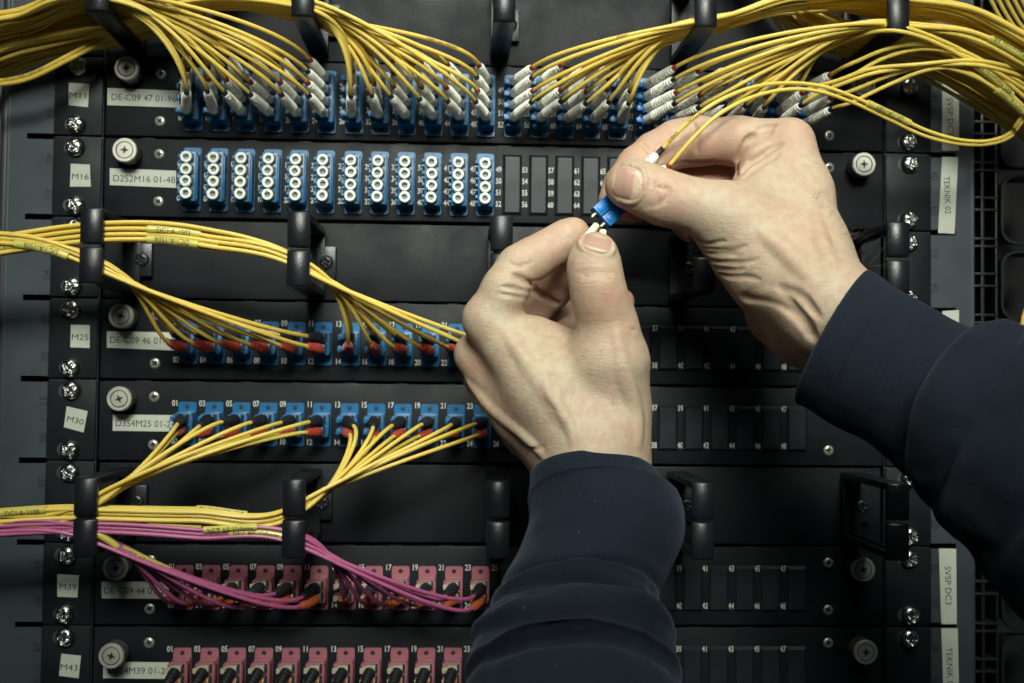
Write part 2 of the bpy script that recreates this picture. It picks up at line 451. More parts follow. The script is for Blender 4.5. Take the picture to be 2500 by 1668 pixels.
def panel_root(name, label, cat, group, k, h=1):
    y0, y1 = U * k + .7, U * (k + h) - .7
    p = root(name, label, cat, group)
    mb = MB()
    mb.box(-217.2, 217.2, y0, y1, -3.55, 1.2 if cat == 'patch panel' else -1.6, 1.0)
    mb.box(-214, 214, y0 + 1, y1 - 1, -55, -3.6)
    for i in range(15):                                  # pressed seams along the upper edge
        x = -196 + i * 27.8 + random.uniform(-2, 2)
        if h == 1 and cat == 'patch panel': mb.box(x, x + 7, y1 - .75, y1 + .3, -1.8, 1.0, .12)
    fp = mb.build('faceplate', PANEL, p)
    ears(p, y0, y1)
    return p, y0, y1
def cage_screws(p, y0, y1, sides=(-1, 1)):
    for s in sides:
        for yy in ((y0 + y1) / 2 - 15.9, (y0 + y1) / 2 + 15.9):
            inst('mounting_screw', CAGE, s * 232.4 + random.uniform(-.6, .6), yy + random.uniform(-.3, .3), 1.2, p, random.uniform(0, 1.57), 0)

panels = {}
defs = [
    ('M11', 0, 'DE-C09 47 01-96', [(262, 215), (443, 222), (440, 263), (262, 257)], (351, 239), 35.0, [(168, 202), (218, 206), (215, 262), (168, 257)], (192, 233), 'upper black patch panel M11 crowded with yellow cables in white boots', 35.0),
    ('M16', -1, 'D2S2M16 01-48', [(268, 411), (430, 417), (430, 459), (268, 452)], (352, 437), 33.5, [(173, 400), (219, 402), (222, 456), (171, 456)], (196, 431), 'black patch panel M16 with blue adapters closed by white dust caps', -9.5),
    ('M25', -3, 'DE-C09 46 01-24', [(261, 809), (427, 812), (427, 856), (261, 849)], (347, 831), 34.5, [(173, 793), (219, 794), (219, 850), (172, 848)], (196, 823), 'black patch panel M25 with yellow cables dropping from above into red boots', -99.1),
    ('M30', -4, 'D3S4M25 01-24', [(276, 1012), (437, 1014), (437, 1054), (275, 1052)], (355, 1034), 32.0, [(163, 992), (214, 1004), (204, 1056), (156, 1043)], (184, 1026), 'black patch panel M30 with yellow cables leaving downward from black boots', -143.5),
    ('M39', -6, 'DE-C09 44 01-24', [(247, 1420), (412, 1421), (412, 1462), (249, 1461)], (333, 1442), 34.5, [(140, 1402), (193, 1405), (189, 1459), (140, 1457)], (166, 1432), 'black patch panel M39 with pink adapters and magenta cables', -233.7),
    ('M43', -7, 'D3S4M39 01-24', [(252, 1616), (423, 1617), (423, 1658), (252, 1656)], (339, 1637), 33.0, [(150, 1596), (198, 1601), (192, 1656), (144, 1650)], (169, 1629), 'lowest black patch panel M43 with pink adapters at the bottom edge', -279.2),
]
AX = [-169.2 + 88.05 * (i // 6) + 14.6 * (i % 6) for i in range(24)]    # adapter columns
for nm, k, txt, strip, tc_, tw, stick, sc_, lab, ty in defs:
    p, y0, y1 = panel_root('patch_bay', lab, 'patch panel', 'fibre patch panels in the rack', k)
    panels[nm] = p
    cage_screws(p, y0, y1)
    cyc = (y0 + y1) / 2
    for s in (-1, 1):
        for dy in (-13.1, 13.1):
            inst('small_screw', SMALL, s * 187.5 if s < 0 else 186.2, cyc + dy, 1.2, p, random.uniform(0, 1.5))
    thumbscrew(-203.0, ty, p, random.uniform(-.4, .4), 4.0 if nm == 'M43' else 0)
    thumbscrew(202.0, ty + (.5 if nm != 'M43' else 1.9), p, random.uniform(-.4, .4), 4.0 if nm == 'M43' else 0)
    tape(strip[::-1], txt, tc_[0], tc_[1], 3.7, tw, -0.012, p, d=1.25, name='label_strip')
    ang = {'M30': -.22, 'M43': -.08, 'M39': -.05}.get(nm, -.02)
    tape(stick[::-1], nm, sc_[0], sc_[1], 3.3, 9.0, ang, p, d=.65, name='label_sticker')
    t = MB()
    quad = nm in ('M11', 'M16')
    for i, x in enumerate(AX):
        if quad:
            for j in range(4):
                flat_text(t, '%02d' % (4 * i + 1 + j), x - (6.8 if nm == 'M11' or i < 12 else 7.6), cyc + 8.4 - j * 6.45, 1.23, 3.1, 0, .02, .74)
        else:
            flat_text(t, '%02d' % (2 * i + 1), x - (6.9 if i < 12 else 7.3), cyc + 9.9, 1.23, 3.2, 0, .02, .78)
            flat_text(t, '%02d' % (2 * i + 2), x - (6.9 if i < 12 else 7.3), cyc - 10.8, 1.23, 3.2, 0, .02, .78)
    if quad:
        pass
    t.build('port_numbers', WHITEINK, p, smooth=False)

# ---- adapters
def adapter_mesh(quad, m, ):
    """flange mesh and body mesh around (0,0), y measured from the row centre"""
    hh = 17.4 if quad else 11.9; bh = 13.6 if quad else 6.2
    f = MB(); pts = []
    wv = 4.85; rr = 1.4
    for (sx, sy, a0) in ((1, 1, 0), (-1, 1, 90), (-1, -1, 180), (1, -1, 270)):
        for i in range(5):
            th = math.radians(a0 + i * 22.5); pts.append((sx * (wv - rr) + rr * math.cos(th), sy * (hh - rr) + rr * math.sin(th)))
    f.prism(pts, 1.2, 2.5)
    f.lathe((0, hh - 2.6, 2.52), (0, 0, 1), [(0, 1.25), (.02, 1.2)], 14, k=1); f.lathe((0, -hh + 2.6, 2.52), (0, 0, 1), [(0, 1.25), (.02, 1.2)], 14, k=1)
    b = MB()
    b.box(-4.3, 4.3, -bh, bh, 2.4, 11.6, .3)
    b.box(-4.6, 4.6, -bh - .5, bh + .5, 2.5, 6.0, .3)
    b.box(4.2, 4.7, -bh + 1.5, bh - 1.5, 6.2, 10.6, .15)
    if quad:
        b.box(-4.05, 4.05, -bh + .2, bh - .2, 11.7, 12.9, .2)
    rows = [9.7 - 6.45 * j for j in range(4)] if quad else [3.1, -3.1]
    for y in rows:                                        # port openings and latch windows
        b.box(-2.6, 3.4, y - 2.45, y + 2.45, 11.55, 12.92 if quad else 11.7, 0, 1)
        b.box(-5.6, -4.2, y + .4, y + 2.2, 6.2, 12.0, .2)
        b.box(-5.5, -4.2, y - 2.0, y - .9, 8.2, 12.0, .2)
    return f, b
def make_adapter(quad, m, bm_name='adapter'):
    f, b = adapter_mesh(quad, m)
    o = f.build('adapter', [m, SLOT]); bo = b.build('adapter_body', [m, SLOT], o)
    return o
def row_c(k): return U * k + U / 2
protoQ = make_adapter(True, BLUE); protoD = make_adapter(False, BLUE); protoP = make_adapter(False, PINK)
def put_adapter(proto, x, y, panel, used=set()):
    a = proto if id(proto) not in used else copy_tree(proto)
    used.add(id(proto)); a.parent = panel; a.location = cv((x, y, 0)); return a
PLUGGED = {'M11': range(24), 'M16': range(12), 'M25': range(12), 'M30': range(12), 'M39': range(12), 'M43': range(12)}
blankQ = blankD = None
def blank_mesh(hh):
    b = MB(); w_ = 5.4 if hh > 15 else 5.9
    def ring(s, d): return [(-w_ + s, -hh + s, d), (w_ - s, -hh + s, d), (w_ - s, hh - s, d), (-w_ + s, hh - s, d)]
    V = ring(0, 1.2) + ring(0, 1.5) + ring(1.5, 3.0); F = [(i + 4 * j, (i + 1) % 4 + 4 * j, 4 + (i + 1) % 4 + 4 * j, 4 + i + 4 * j) for j in range(2) for i in range(4)] + [(8, 9, 10, 11)]
    b.add(V, F)
    return b
_bm = {}
for nm, k in (('M11', 0), ('M16', -1), ('M25', -3), ('M30', -4), ('M39', -6), ('M43', -7)):
    quad = nm in ('M11', 'M16'); pr_ = protoQ if quad else (protoD if nm in ('M25', 'M30') else protoP)
    cy = row_c(k) - (0.2 if quad else 1.3)
    for i in range(24):
        if i in PLUGGED[nm]:
            put_adapter(pr_, AX[i], cy - (.5 if quad else 0), panels[nm])
        else:
            key = quad
            if key not in _bm:
                o = blank_mesh(16.9 if quad else 12.6).build('blanking_plate', PLATE, None, smooth=False); _bm[key] = o.data; bpy.data.objects.remove(o)
            o = bpy.data.objects.new('blanking_plate', _bm[key]); COL.objects.link(o); o.parent = panels[nm]; o.location = cv((AX[i], cy, 0))

# ---- dust caps on panel M16
o = MB()
o.lathe((0, 0, 0), (0, 0, 1), [(0, 2.2), (.8, 3.05), (3.2, 3.1), (3.6, 2.8), (3.6, 1.75), (3.3, 1.6), (.9, 1.5)], 24, capA=False)
o.lathe((0, 0, .95), (0, 0, 1), [(0, 1.45), (.1, 1.4)], 20, k=1)
capo = o.build('dust_cap', [CAPM, mat('cap_hole_shade', (.16, .21, .25), .5)]); capme = capo.data; bpy.data.objects.remove(capo)  # grey-blue disc paints the shade inside the cap hole
ORD = ['first', 'second', 'third', 'fourth', 'fifth', 'sixth', 'seventh', 'eighth', 'ninth', 'tenth', 'eleventh', 'twelfth']
ROWW = ['top', 'second', 'third', 'lowest']
for i in range(12):
    for j in range(4):
        c = bpy.data.objects.new('dust_cap', capme); COL.objects.link(c)
        c.location = cv((AX[i] - .35 + random.uniform(-.12, .12), row_c(-1) - .7 + 9.7 - 6.45 * j + random.uniform(-.12, .12), 12.9))
        c.rotation_euler = (random.uniform(-.04, .04), 0, random.uniform(-.05, .05))
        tag(c, 'white round dust cap, %s of four, %s adapter from left, panel M16' % (ROWW[j], ORD[i]), 'dust cap', 'white dust caps on panel M16')

# ================================================================== CABLE MANAGERS
def cable_ring(x, yc, hh, parent):
    w_ = 5.3; t = 3.4; D = 72
    mb = MB()
    mb.box(x - w_ + .3, x + w_ - .3, yc - hh + .5, yc + hh - .5, -1.7, 4.2, .5)
    mb.box(x - w_ + .3, x + 11, yc - 9, yc + 9, -1.7, 3.2, .6)
    for s in (1, -1):
        y0, y1 = sorted((yc + s * hh, yc + s * (hh - t)))
        mb.box(x - w_, x + w_, y0, y1, 4.0, D - 2.8, .5)
        y0, y1 = sorted((yc + s * hh, yc + s * .7))
        ya, yb = y0 - (.25 if s < 0 else 0), y1 + (.25 if s > 0 else 0)
        prof = [(-w_ - .2, D - 3.8, 0), (-w_ - .2, D - 1.6, .3), (-w_ + 1.0, D - .5, .9), (0, D + .35, 1.2), (w_ - 1.0, D - .5, .9), (w_ + .2, D - 1.6, .3), (w_ + .2, D - 3.8, 0)]
        V = []
        for yy, sg in ((ya, 1), (ya, 1), (yb, -1), (yb, -1)):
            pass
        rows = [(ya, 1.0, .55), (ya + .35, .4, .85), (ya + 1.2, 0, 1), (yb - 1.2, 0, 1), (yb - .35, .4, .85), (yb, 1.0, .55)]
        for yy, drop, sc_ in rows:
            for px_, pd, ins in prof: V.append((x + px_ * (1 - .06 * drop), yy, pd - drop * (1.1 if pd > D - 3 else 0)))
        n_ = len(prof); F = []
        for a in range(len(rows) - 1):
            for b in range(n_):
                F.append((a * n_ + b, a * n_ + (b + 1) % n_, (a + 1) * n_ + (b + 1) % n_, (a + 1) * n_ + b))
        F.append(tuple(range(n_ - 1, -1, -1))); F.append(tuple((len(rows) - 1) * n_ + b for b in range(n_)))
        mb.add(V, F)
        y0, y1 = sorted((yc + s * (hh - t), yc + s * (hh - t - 1.2)))
        mb.box(x - .8, x + .8, y0, y1, 4.2, D - 4, .3)
    r = mb.build('cable_ring', RINGM, parent)
    inst('ring_screw', DSCREW, x + 5.6, yc, 3.2, r, .3)
    return r
mans = {}
for nm, k, h, yc, hh, lab in (('top', 1, 2, 66.8, 19.5, 'black cable manager at the top edge with rings full of yellow cables'),
                              ('mid', -2, 1, -67.8, 18.3, 'black cable manager between the M16 and M25 panels'),
                              ('low', -5, 1, -199.6, 19.0, 'black cable manager between the M30 and M39 panels with yellow and magenta cables')):
    p, y0, y1 = panel_root('cable_manager', lab, 'cable manager', 'cable managers in the rack', k, h); mans[nm] = p
    for j in range(5): cable_ring((-201.0, -101.0, -1.2, 100.3, 198.8)[j], yc, hh, p)
    if h == 1: cage_screws(p, y0, y1)
    else:
        for s in (-1, 1):
            for yy in (58, 90): inst('mounting_screw', CAGE, s * 232.4, yy, 1.2, p, .3)

# ================================================================== CABLES
STR = []
def unit(v): v = np.array(v, float); return v / np.linalg.norm(v)
def boot(mb, b, t, style, k=0):
    L = np.linalg.norm(t - b); a = (t - b) / L
    if style == 'white':
        prof = [(-.6, 1.5), (-.4, 2.35), (.3, 2.7), (L * .25, 2.75)]
        n = 8
        for i in range(n):
            s = L * (.26 + .68 * i / n); r = 2.75 - .45 * i / n
            prof += [(s, r + .08), (s + L * .045, r + .08), (s + L * .05, r - .42), (s + L * .08, r - .42)]
        prof += [(L * .96, 2.2), (L, 1.9), (L, 1.2)]
    else:
        prof = [(-.8, 2.0), (0, 2.85), (L * .14, 2.95)]
        n = 6
        for i in range(n):
            s = L * (.17 + .74 * i / n); r = 2.95 - .95 * (i / n)**1.3
            prof += [(s, r + .06), (s + L * .055, r + .02), (s + L * .06, r - .5), (s + L * .115, r - .5)]
        prof += [(L * .94, 1.95), (L, 1.6), (L, 1.0)]
    mb.lathe(b, a, prof, 18, k=k, capB=True)
def ports(nm, i, j):
    k = {'M11': 0, 'M16': -1, 'M25': -3, 'M30': -4, 'M39': -6, 'M43': -7}[nm]
    if nm in ('M11', 'M16'): return np.array([AX[i] - .2, row_c(k) - .7 + 9.7 - 6.45 * j, 13.0])
    return np.array([AX[i] - .2, row_c(k) - 1.3 + (3.1 if j == 0 else -3.1), 11.7])
def plug(mb, p, side=-1, L=5.0):
    x, y, d = p
    mb.box(x - 2.4, x + 2.6, y - 2.3, y + 2.3, d, d + L, .3)
    mb.box(x - 4.6, x - 2.45, y - 1.1, y + 1.1, d - .5, d + L - 1.2, .25)
    mb.box(x - 5.6, x - 3.6, y - 1.4, y + 1.4, d + L - 1.6, d + L + .5, .3)
def strand_mesh(path, r, m, parent, n=9):
    mb = MB(); tube(mb, path, r, n); return mb.build('cord', m, parent)
def duplex(label, group, jacket, strands, plugm):
    """strands: dict(port, tip, style, bootm, collar, nodes)"""
    r = root('patch_cable', label, 'fibre cable', group)
    jm = random.choice(jacket)
    for s in strands:
        b = s['port']; q = MB(); L = 5.0; plug(q, b, L=L); po = q.build('plug', plugm, r)
        b2 = b + np.array([0, 0, L]); tip = np.array(s['tip'], float); u = unit(tip - b2)
        q = MB(); boot(q, b2, tip, s['style']); q.build('boot', s['bootm'], r)
        st = tip - u * .5
        if s.get('collar') is not None:
            q = MB(); q.lathe(tip - u * .4, u, [(0, 1.45), (3.6, 1.4), (3.9, 1.1)], 14); q.build('collar', s['collar'], r); st = tip + u * 2.5
        nodes = s['nodes']; L1 = np.linalg.norm(np.array(nodes[0][0]) - st)
        path = hermite([(st, u * L1 * s.get('stiff', .9))] + nodes, 16)
        strand_mesh(path, 1.07, jm, r); STR.append((group, r, path))
    return r
def pack(n, y0, dy, d0, d1, seed=1):
    """n side-by-side positions (y, d) in a bundle, front ones first"""
    P = []; row = 0; y = y0
    while len(P) < n:
        d = d1 - (1.15 if row % 2 else 0)
        while d > d0 and len(P) < n: P.append((y + random.uniform(-.4, .4), d + random.uniform(-.3, .3))); d -= 2.3
        y += dy; row += 1
    return P
def lerp_tips(known, n=12):
    """fill missing adapter columns from their neighbours"""
    ks = sorted(known); X = [known[k][0] - 0 for k in ks]
    out = []
    for i in range(n):
        if i in known: out.append(known[i])
        else:
            lo = max([k for k in ks if k < i] or [ks[0]]); hi = min([k for k in ks if k > i] or [ks[-1]])
            if lo == hi: out.append((known[lo][0] + 65 * (i - lo), known[lo][1])); continue
            f = (i - lo) / (hi - lo); out.append((known[lo][0] * (1 - f) + known[hi][0] * f, known[lo][1] * (1 - f) + known[hi][1] * f))
    return out
rj = lambda a: random.uniform(-a, a)
def V3(*a): return np.array(a, float)

# ---- panel M11, top row
TIP11 = [(454, 229), (506, 225), (552, 227), (613, 232), (686, 234), (754, 234), (856, 238), (910, 236), (959, 239), (1027, 241), (1093, 247), (1165, 250),
         (1297, 252), (1365, 250), (1429, 256), (1484, 250), (1535, 252), (1646, 257), (1705, 262), (1769, 262), (1820, 261), (1867, 263), (1954, 260), (2027, 270)]
packA1 = pack(24, 55.0, 2.25, 44, 66.5); packB2 = pack(24, 53.0, 2.25, 40, 66); packB1 = pack(24, 53.4, 2.25, 26, 43)
packC4 = pack(20, 51.5, 2.1, 40, 67); packC5 = pack(20, 66.5, 2.05, 36, 66); packD5 = pack(20, 52.0, 2.1, 40, 67.5)
def left_exit(y, d):
    return [(V3(-250 + rj(3), y - (12 - .08 * (d - 12)) + rj(1.4), d * .8 + rj(1.5)), V3(-55, -18 + .2 * (d - 12) , 0)), (V3(-325, y - (55 - .4 * (d - 12)) + rj(7), d * .6 + rj(4)), V3(-60, -34 + .2 * (d - 12), 0))]
def right_exit(y, d):
    return [(V3(245 + rj(3), y - 8 - (66 - d) * .10 + rj(1.6), d + rj(2)), V3(48, -20 - (66 - d) * .08 + rj(3), rj(2))), (V3(330, y - 54 - (66 - d) * .14 + rj(6), d - 4 + rj(4)), V3(60, -38, 0))]
G11 = 'yellow cables with white boots on panel M11'
SIDE = ['upper', 'lower']
manual = {}
def px_nodes(pts):
    P = [at(*p) for p in pts]; path = catmull(P, 2); return P
for i in range(24):
    for h in range(2):
        S = []
        for q in range(2):
            j = 2 * h + q; tx, ty = TIP11[i]
            dy = (3 - j) * 29.0
            tip = at(tx + rj(3) + (3 - j) * (.8 if i < 12 else -.5), ty - dy + rj(2.5), 37.5 + rj(1.5))
            n_ = i * 4 + j
            if i < 6:
                y, d = packA1[n_ ^ 0]; nodes = [(V3(-201 + rj(1), y, d), V3(-78 + rj(8), 6, 2))] + left_exit(y, d); st = 1.05
            elif i < 12:
                y, d = packB2[n_ - 24]; y2, d2 = packB1[n_ - 24]
                nodes = [(V3(-101, y, d), V3(-62 + rj(6), 10, 0)), (V3(-150, (y + y2) / 2 + 7, (d + d2) / 2), V3(-50, -2, -3)), (V3(-201, y2, d2), V3(-52, -6, 0))] + left_exit(y2, d2); st = 1.0
            elif i < 17:
                y, d = packC4[n_ - 48]; y2, d2 = packC5[n_ - 48]
                nodes = [(V3(100.3, y, d), V3(75 + rj(8), 14, 0)), (V3(150 + rj(4), (y + y2) / 2 + 6.5 + rj(1.4), (d + d2) / 2 + rj(2)), V3(50, 4 + rj(3), rj(2))), (V3(198.8, y2, d2), V3(50, -8, 0))] + right_exit(y2, d2); st = .95
            elif i < 22:
                y, d = packD5[n_ - 68]; nodes = [(V3(198.8, y, d), V3(72 + rj(8), -8 - (66 - d) * .1, 0))] + right_exit(y, d); st = .95
            else:
                W = {(22, 0): [(2010, 110, 48), (2085, 72, 56), (2190, 64, 70), (2300, 100, 68), (2400, 155, 62), (2540, 270, 52)],
                     (22, 1): [(2010, 125, 50), (2095, 88, 58), (2190, 76, 72), (2300, 112, 68), (2410, 180, 62), (2540, 300, 50)],
                     (22, 2): [(2050, 195, 50), (2130, 168, 58), (2240, 158, 66), (2370, 148, 66), (2470, 165, 60), (2560, 200, 50)],
                     (22, 3): [(2030, 215, 48), (2130, 180, 58), (2250, 162, 64), (2370, 158, 66), (2470, 178, 60), (2560, 215, 50)],
                     (23, 0): [(2080, 155, 52), (2160, 122, 60), (2240, 108, 66), (2330, 118, 66), (2420, 160, 62), (2550, 235, 50)],
                     (23, 1): [(2085, 182, 52), (2160, 142, 58), (2250, 120, 64), (2340, 132, 66), (2430, 175, 62), (2550, 250, 50)],
                     (23, 2): [(2090, 218, 50), (2180, 182, 58), (2270, 162, 64), (2360, 180, 62), (2440, 225, 58), (2550, 320, 50)],
                     (23, 3): [(2090, 246, 50), (2180, 203, 58), (2270, 170, 64), (2350, 172, 62), (2430, 220, 58), (2550, 330, 46)]}[(i, j)]
                P = [at(*p) for p in W]; nodes = []
                for a in range(len(P)):
                    t = (P[min(a + 1, len(P) - 1)] - P[max(a - 1, 0)]) / (2 if 0 < a < len(P) - 1 else 1)
                    nodes.append((P[a], t))
                st = .9
            S.append(dict(port=ports('M11', i, j), tip=tip, style='white', bootm=WBOOT, collar=REDC if q == 0 else BBOOT, nodes=nodes, stiff=st + rj(.08)))
        duplex('yellow cable with white boots in the %s ports of panel M11 adapter %d from left' % (SIDE[h], i + 1), G11, [YEL, YEL, YEL2], S, BLUE2 if i > 16 else BLUE)

# ---- panel M25 (red lower boots, black upper boots; cords rise to the rings)
tr = lerp_tips({0: (413, 836), 1: (469, 836), 2: (540, 838), 3: (607, 842), 4: (682, 842), 5: (749, 844), 6: (852, 837), 7: (906, 838), 8: (960, 846), 9: (1024, 846), 10: (1094, 848), 11: (1160, 850)})
tb = lerp_tips({0: (419, 812), 1: (475, 814), 2: (545, 816), 5: (751, 820), 6: (856, 814), 7: (910, 814), 8: (962, 818), 9: (1032, 822), 10: (1100, 824), 11: (1165, 826)})
def ring_group(nm, i, h_, tips, pk_near, pk_far, ring_t, far_t, far_mid, exitf):
    pass
GA = pack(12, -80.0, 2.4, 58, 66.8); GB = pack(12, -79.0, 2.5, 58, 66.8); GB1 = pack(12, -65.5, 2.75, 60.5, 67.2)
for i in range(12):
    S = []
    for q in range(2):
        tp = tb if q == 0 else tr
        tip = at(tp[i][0] + rj(2), tp[i][1] + rj(2), 27.5 + rj(1)); n_ = (i % 6) * 2 + q
        if i < 6:
            y, d = GA[11 - n_]; nodes = [(V3(-199, y + 1, d), V3(-62, 30 + rj(3), 4)), (V3(-250, y + 13, d + 2), V3(-55, 1, 0)), (V3(-320, y + 6, d + 2), V3(-60, -10, 0))]
        else:
            y, d = GB[11 - n_]; y1, d1 = GB1[11 - n_]
            nodes = [(V3(-99, y + 1, d), V3(-62, 32 + rj(3), 4)), (V3(-150, y1 - .6, (d + d1) / 2), V3(-50, 9, 0)), (V3(-201, y1 + .6, d1), V3(-50, -4, 0)), (V3(-250, y1 - 7, d1), V3(-50, -8, 0)), (V3(-320, y1 - 17, d1), V3(-60, -8, 0))]
        S.append(dict(port=ports('M25', i, q), tip=tip, style='rib', bootm=BBOOT if q == 0 else RBOOT, nodes=nodes, stiff=.75 + rj(.08)))
    duplex('yellow cable dropping into the %s blue adapter from the left, panel M25' % ORD[i], 'yellow cables on panel M25', [YEL, YEL2], S, BLUE)

# ---- panel M30 (black upper boots, red lower boots; cords fall to the rings)
kb = [(433, 1036), (488, 1040), (542, 1032), (611, 1032), (686, 1032), (753, 1032), (864, 1040), (912, 1044), (958, 1040), (1030, 1038), (1100, 1038), (1162, 1036)]
kr = [(431, 1058), (480, 1061), (540, 1063), (609, 1063), (680, 1060), (747, 1056), (854, 1060), (913, 1068), (960, 1066), (1024, 1064), (1094, 1062), (1164, 1062)]
HA = pack(12, -195.5, 2.3, 58, 66.5); HB = pack(12, -197.5, 2.3, 58, 66.5); HB1 = pack(12, -201.0, 2.3, 58, 67)
for i in range(12):
    S = []
    for q in range(2):
        tp = kb if q == 0 else kr
        tip = at(tp[i][0] + rj(2), tp[i][1] + rj(1.5), 27.5 + rj(1)); n_ = (i % 6) * 2 + q
        if i < 6:
            y, d = HA[n_]; nodes = [(V3(-199, y, d), V3(-58, -36 + rj(3), 0)), (V3(-250, y - 9, d), V3(-52, -3, 0)), (V3(-320, y - 18, d), V3(-60, -12, 0))]
        else:
            y, d = HB[n_]; y1, d1 = HB1[n_]
            nodes = [(V3(-99, y, d), V3(-58, -34 + rj(3), 0)), (V3(-150, y1 - .5, (d + d1) / 2), V3(-50, 0, 0)), (V3(-201, y1 + .5, d1), V3(-50, 1.5, 0)), (V3(-250, y1 - 2, d1), V3(-50, -4, 0)), (V3(-320, y1 - 12, d1), V3(-60, -10, 0))]
        S.append(dict(port=ports('M30', i, q), tip=tip, style='rib', bootm=BBOOT if q == 0 else RBOOT, nodes=nodes, stiff=.8 + rj(.1)))
    duplex('yellow cable falling away from the %s blue adapter from the left, panel M30' % ORD[i], 'yellow cables on panel M30', [YEL, YEL2], S, BLUE)

# ---- panel M39 (magenta cords, black upper boots, orange lower boots)
ob = lerp_tips({0: (428, 1442), 4: (670, 1452), 5: (739, 1459), 6: (842, 1448), 8: (958, 1452), 11: (1156, 1456)})
oo = [(406, 1464), (458, 1473), (518, 1475), (596, 1480), (661, 1477), (733, 1480), (838, 1462), (890, 1470), (944, 1476), (1016, 1478), (1082, 1480), (1152, 1486)]
MA = pack(12, -213.5, 2.3, 58, 66.6); MBk = pack(12, -214.0, 2.3, 58, 66.6); MB1 = pack(12, -209.5, 2.3, 58, 67)
for i in range(12):
    S = []
    for q in range(2):
        tp = ob if q == 0 else oo
        tip = at(tp[i][0] + rj(2), tp[i][1] + rj(2), 28.5 + rj(1)); n_ = (i % 6) * 2 + q
        if i < 6:
            y, d = MA[11 - n_]; nodes = [(V3(-199, y + 2, d), V3(-62, 24 + rj(3), 3)), (V3(-250, y + 6.5, d), V3(-50, 3, 0)), (V3(-320, y + 6, d), V3(-60, -2, 0))]
        else:
            y, d = MBk[11 - n_]; y1, d1 = MB1[11 - n_]
            nodes = [(V3(-99, y + 1, d), V3(-62, 24 + rj(3), 3)), (V3(-150, y1 - .5, (d + d1) / 2), V3(-50, 4, 0)), (V3(-201, y1 + 2.2, d1), V3(-50, 0, 0)), (V3(-250, y1, d1), V3(-50, -4, 0)), (V3(-320, y1 - 8, d1), V3(-60, -6, 0))]
        S.append(dict(port=ports('M39', i, q), tip=tip, style='rib', bootm=BBOOT if q == 0 else OBOOT, nodes=nodes, stiff=.7 + rj(.08)))
    duplex('magenta cable entering the %s pink adapter from the left, panel M39' % ORD[i], 'magenta cables on panel M39', [PNK], S, BEIGE)
# ---- panel M43 (cords leave straight down out of the picture)
for i in range(12):
    S = []
    for q in range(2):
        p = ports('M43', i, q); px = 1250 + 0
        tip = p + V3(-4.6 + rj(.5), -9.5 + rj(.6), 16.5 + rj(.8) - q * 1.0)
        nodes = [(tip + V3(-8, -26, 14), V3(-4, -28, 6)), (V3(tip[0] - 14, -380, 50), V3(-4, -40, 4))]
        S.append(dict(port=p, tip=tip, style='rib', bootm=BBOOT if q == 0 else OBOOT, nodes=nodes, stiff=.9))
    duplex('cable with ribbed black boot on the %s pink adapter from left, panel M43' % ORD[i], 'cables on panel M43', [PNK], S, BEIGE)

# ---- trunk cords that only pass through the upper rings
pkL = pack(60, 50.2, 2.05, 8, 44); pkR = pack(46, 50.0, 2.05, 9, 40)
for n_, (y, d) in enumerate(pkL):
    far = n_ % 2
    pt = hermite([(V3(-112, 300, d + 4), V3(-6, -120, 0)), (V3(-128 + rj(16), 118, d + 4), V3(-30, -34, -2)), (V3(-165, y + 13 + rj(3), d + 1), V3(-32, -20, 0)), (V3(-201, y, d), V3(-44, -12, 0))] + left_exit(y, d), 12)
    o = strand_mesh(pt, 1.07, random.choice([YEL, YEL2, YEL2]), None); o.name = 'trunk_cable'
    tag(o, 'yellow cable in the thick bundle running from the upper left ring off the left edge', 'fibre cable', 'yellow cables bundled at the upper left'); STR.append(('TL', o, pt))
for n_, (y, d) in enumerate(pkR):
    pt = hermite([(V3(108, 300, d + 4), V3(6, -120, 0)), (V3(120 + rj(14), 118, d + 4), V3(30, -34, -2)), (V3(160, y + 14 + rj(3), d + 1), V3(34, -20, 0)), (V3(198.8, y, d), V3(44, -15, 0))] + right_exit(y, d), 12)
    o = strand_mesh(pt, 1.07, random.choice([YEL, YEL2, YEL2]), None); o.name = 'trunk_cable'
    tag(o, 'yellow cable in the thick bundle running from the upper right ring off the right edge', 'fibre cable', 'yellow cables bundled at the upper right'); STR.append(('TR', o, pt))
# two loose cords under the left bundle
for q in range(2):
    pt = catmull([at(*p) for p in [(-60, 212 - 9 * q, 30), (60, 196 - 10 * q, 30), (160, 150 - 11 * q, 30), (262, 92 - 12 * q, 26), (340, 20, 30), (390, -60, 34)]], 12)
    o = strand_mesh(pt, 1.12, YEL2, None); o.name = 'trunk_cable'
    tag(o, 'loose yellow cable crossing the M11 corner screw at the upper left, the %s of two' % ('lower' if q == 0 else 'upper'), 'fibre cable'); STR.append(('TLL', o, pt))
# cords hanging far back at the upper right corner
for q in range(7):
    x0 = 2390 + 17 * q
    pt = catmull([at(x0, -60 - 4 * q, 10), at(x0 + 50 + 4 * q, 40 + 3 * q, 6), at(x0 + 140 + 4 * q, 160 + 2 * q, 2), at(x0 + 190, 300, 0)], 10)
    o = strand_mesh(pt, 1.1, YEL2, None); o.name = 'trunk_cable'
    tag(o, 'dim yellow cable hanging in the upper right corner behind the bundle', 'fibre cable', 'yellow cables in the upper right corner')
# yellow cable seen far back at right edge
pt = catmull([at(2540, 690, -10), at(2496, 790, -8), at(2520, 900, -10)], 8)
o = strand_mesh(pt, 1.3, YEL2, None); o.name = 'trunk_cable'; tag(o, 'short bit of dark yellow cable at the right edge above the sleeve', 'fibre cable')

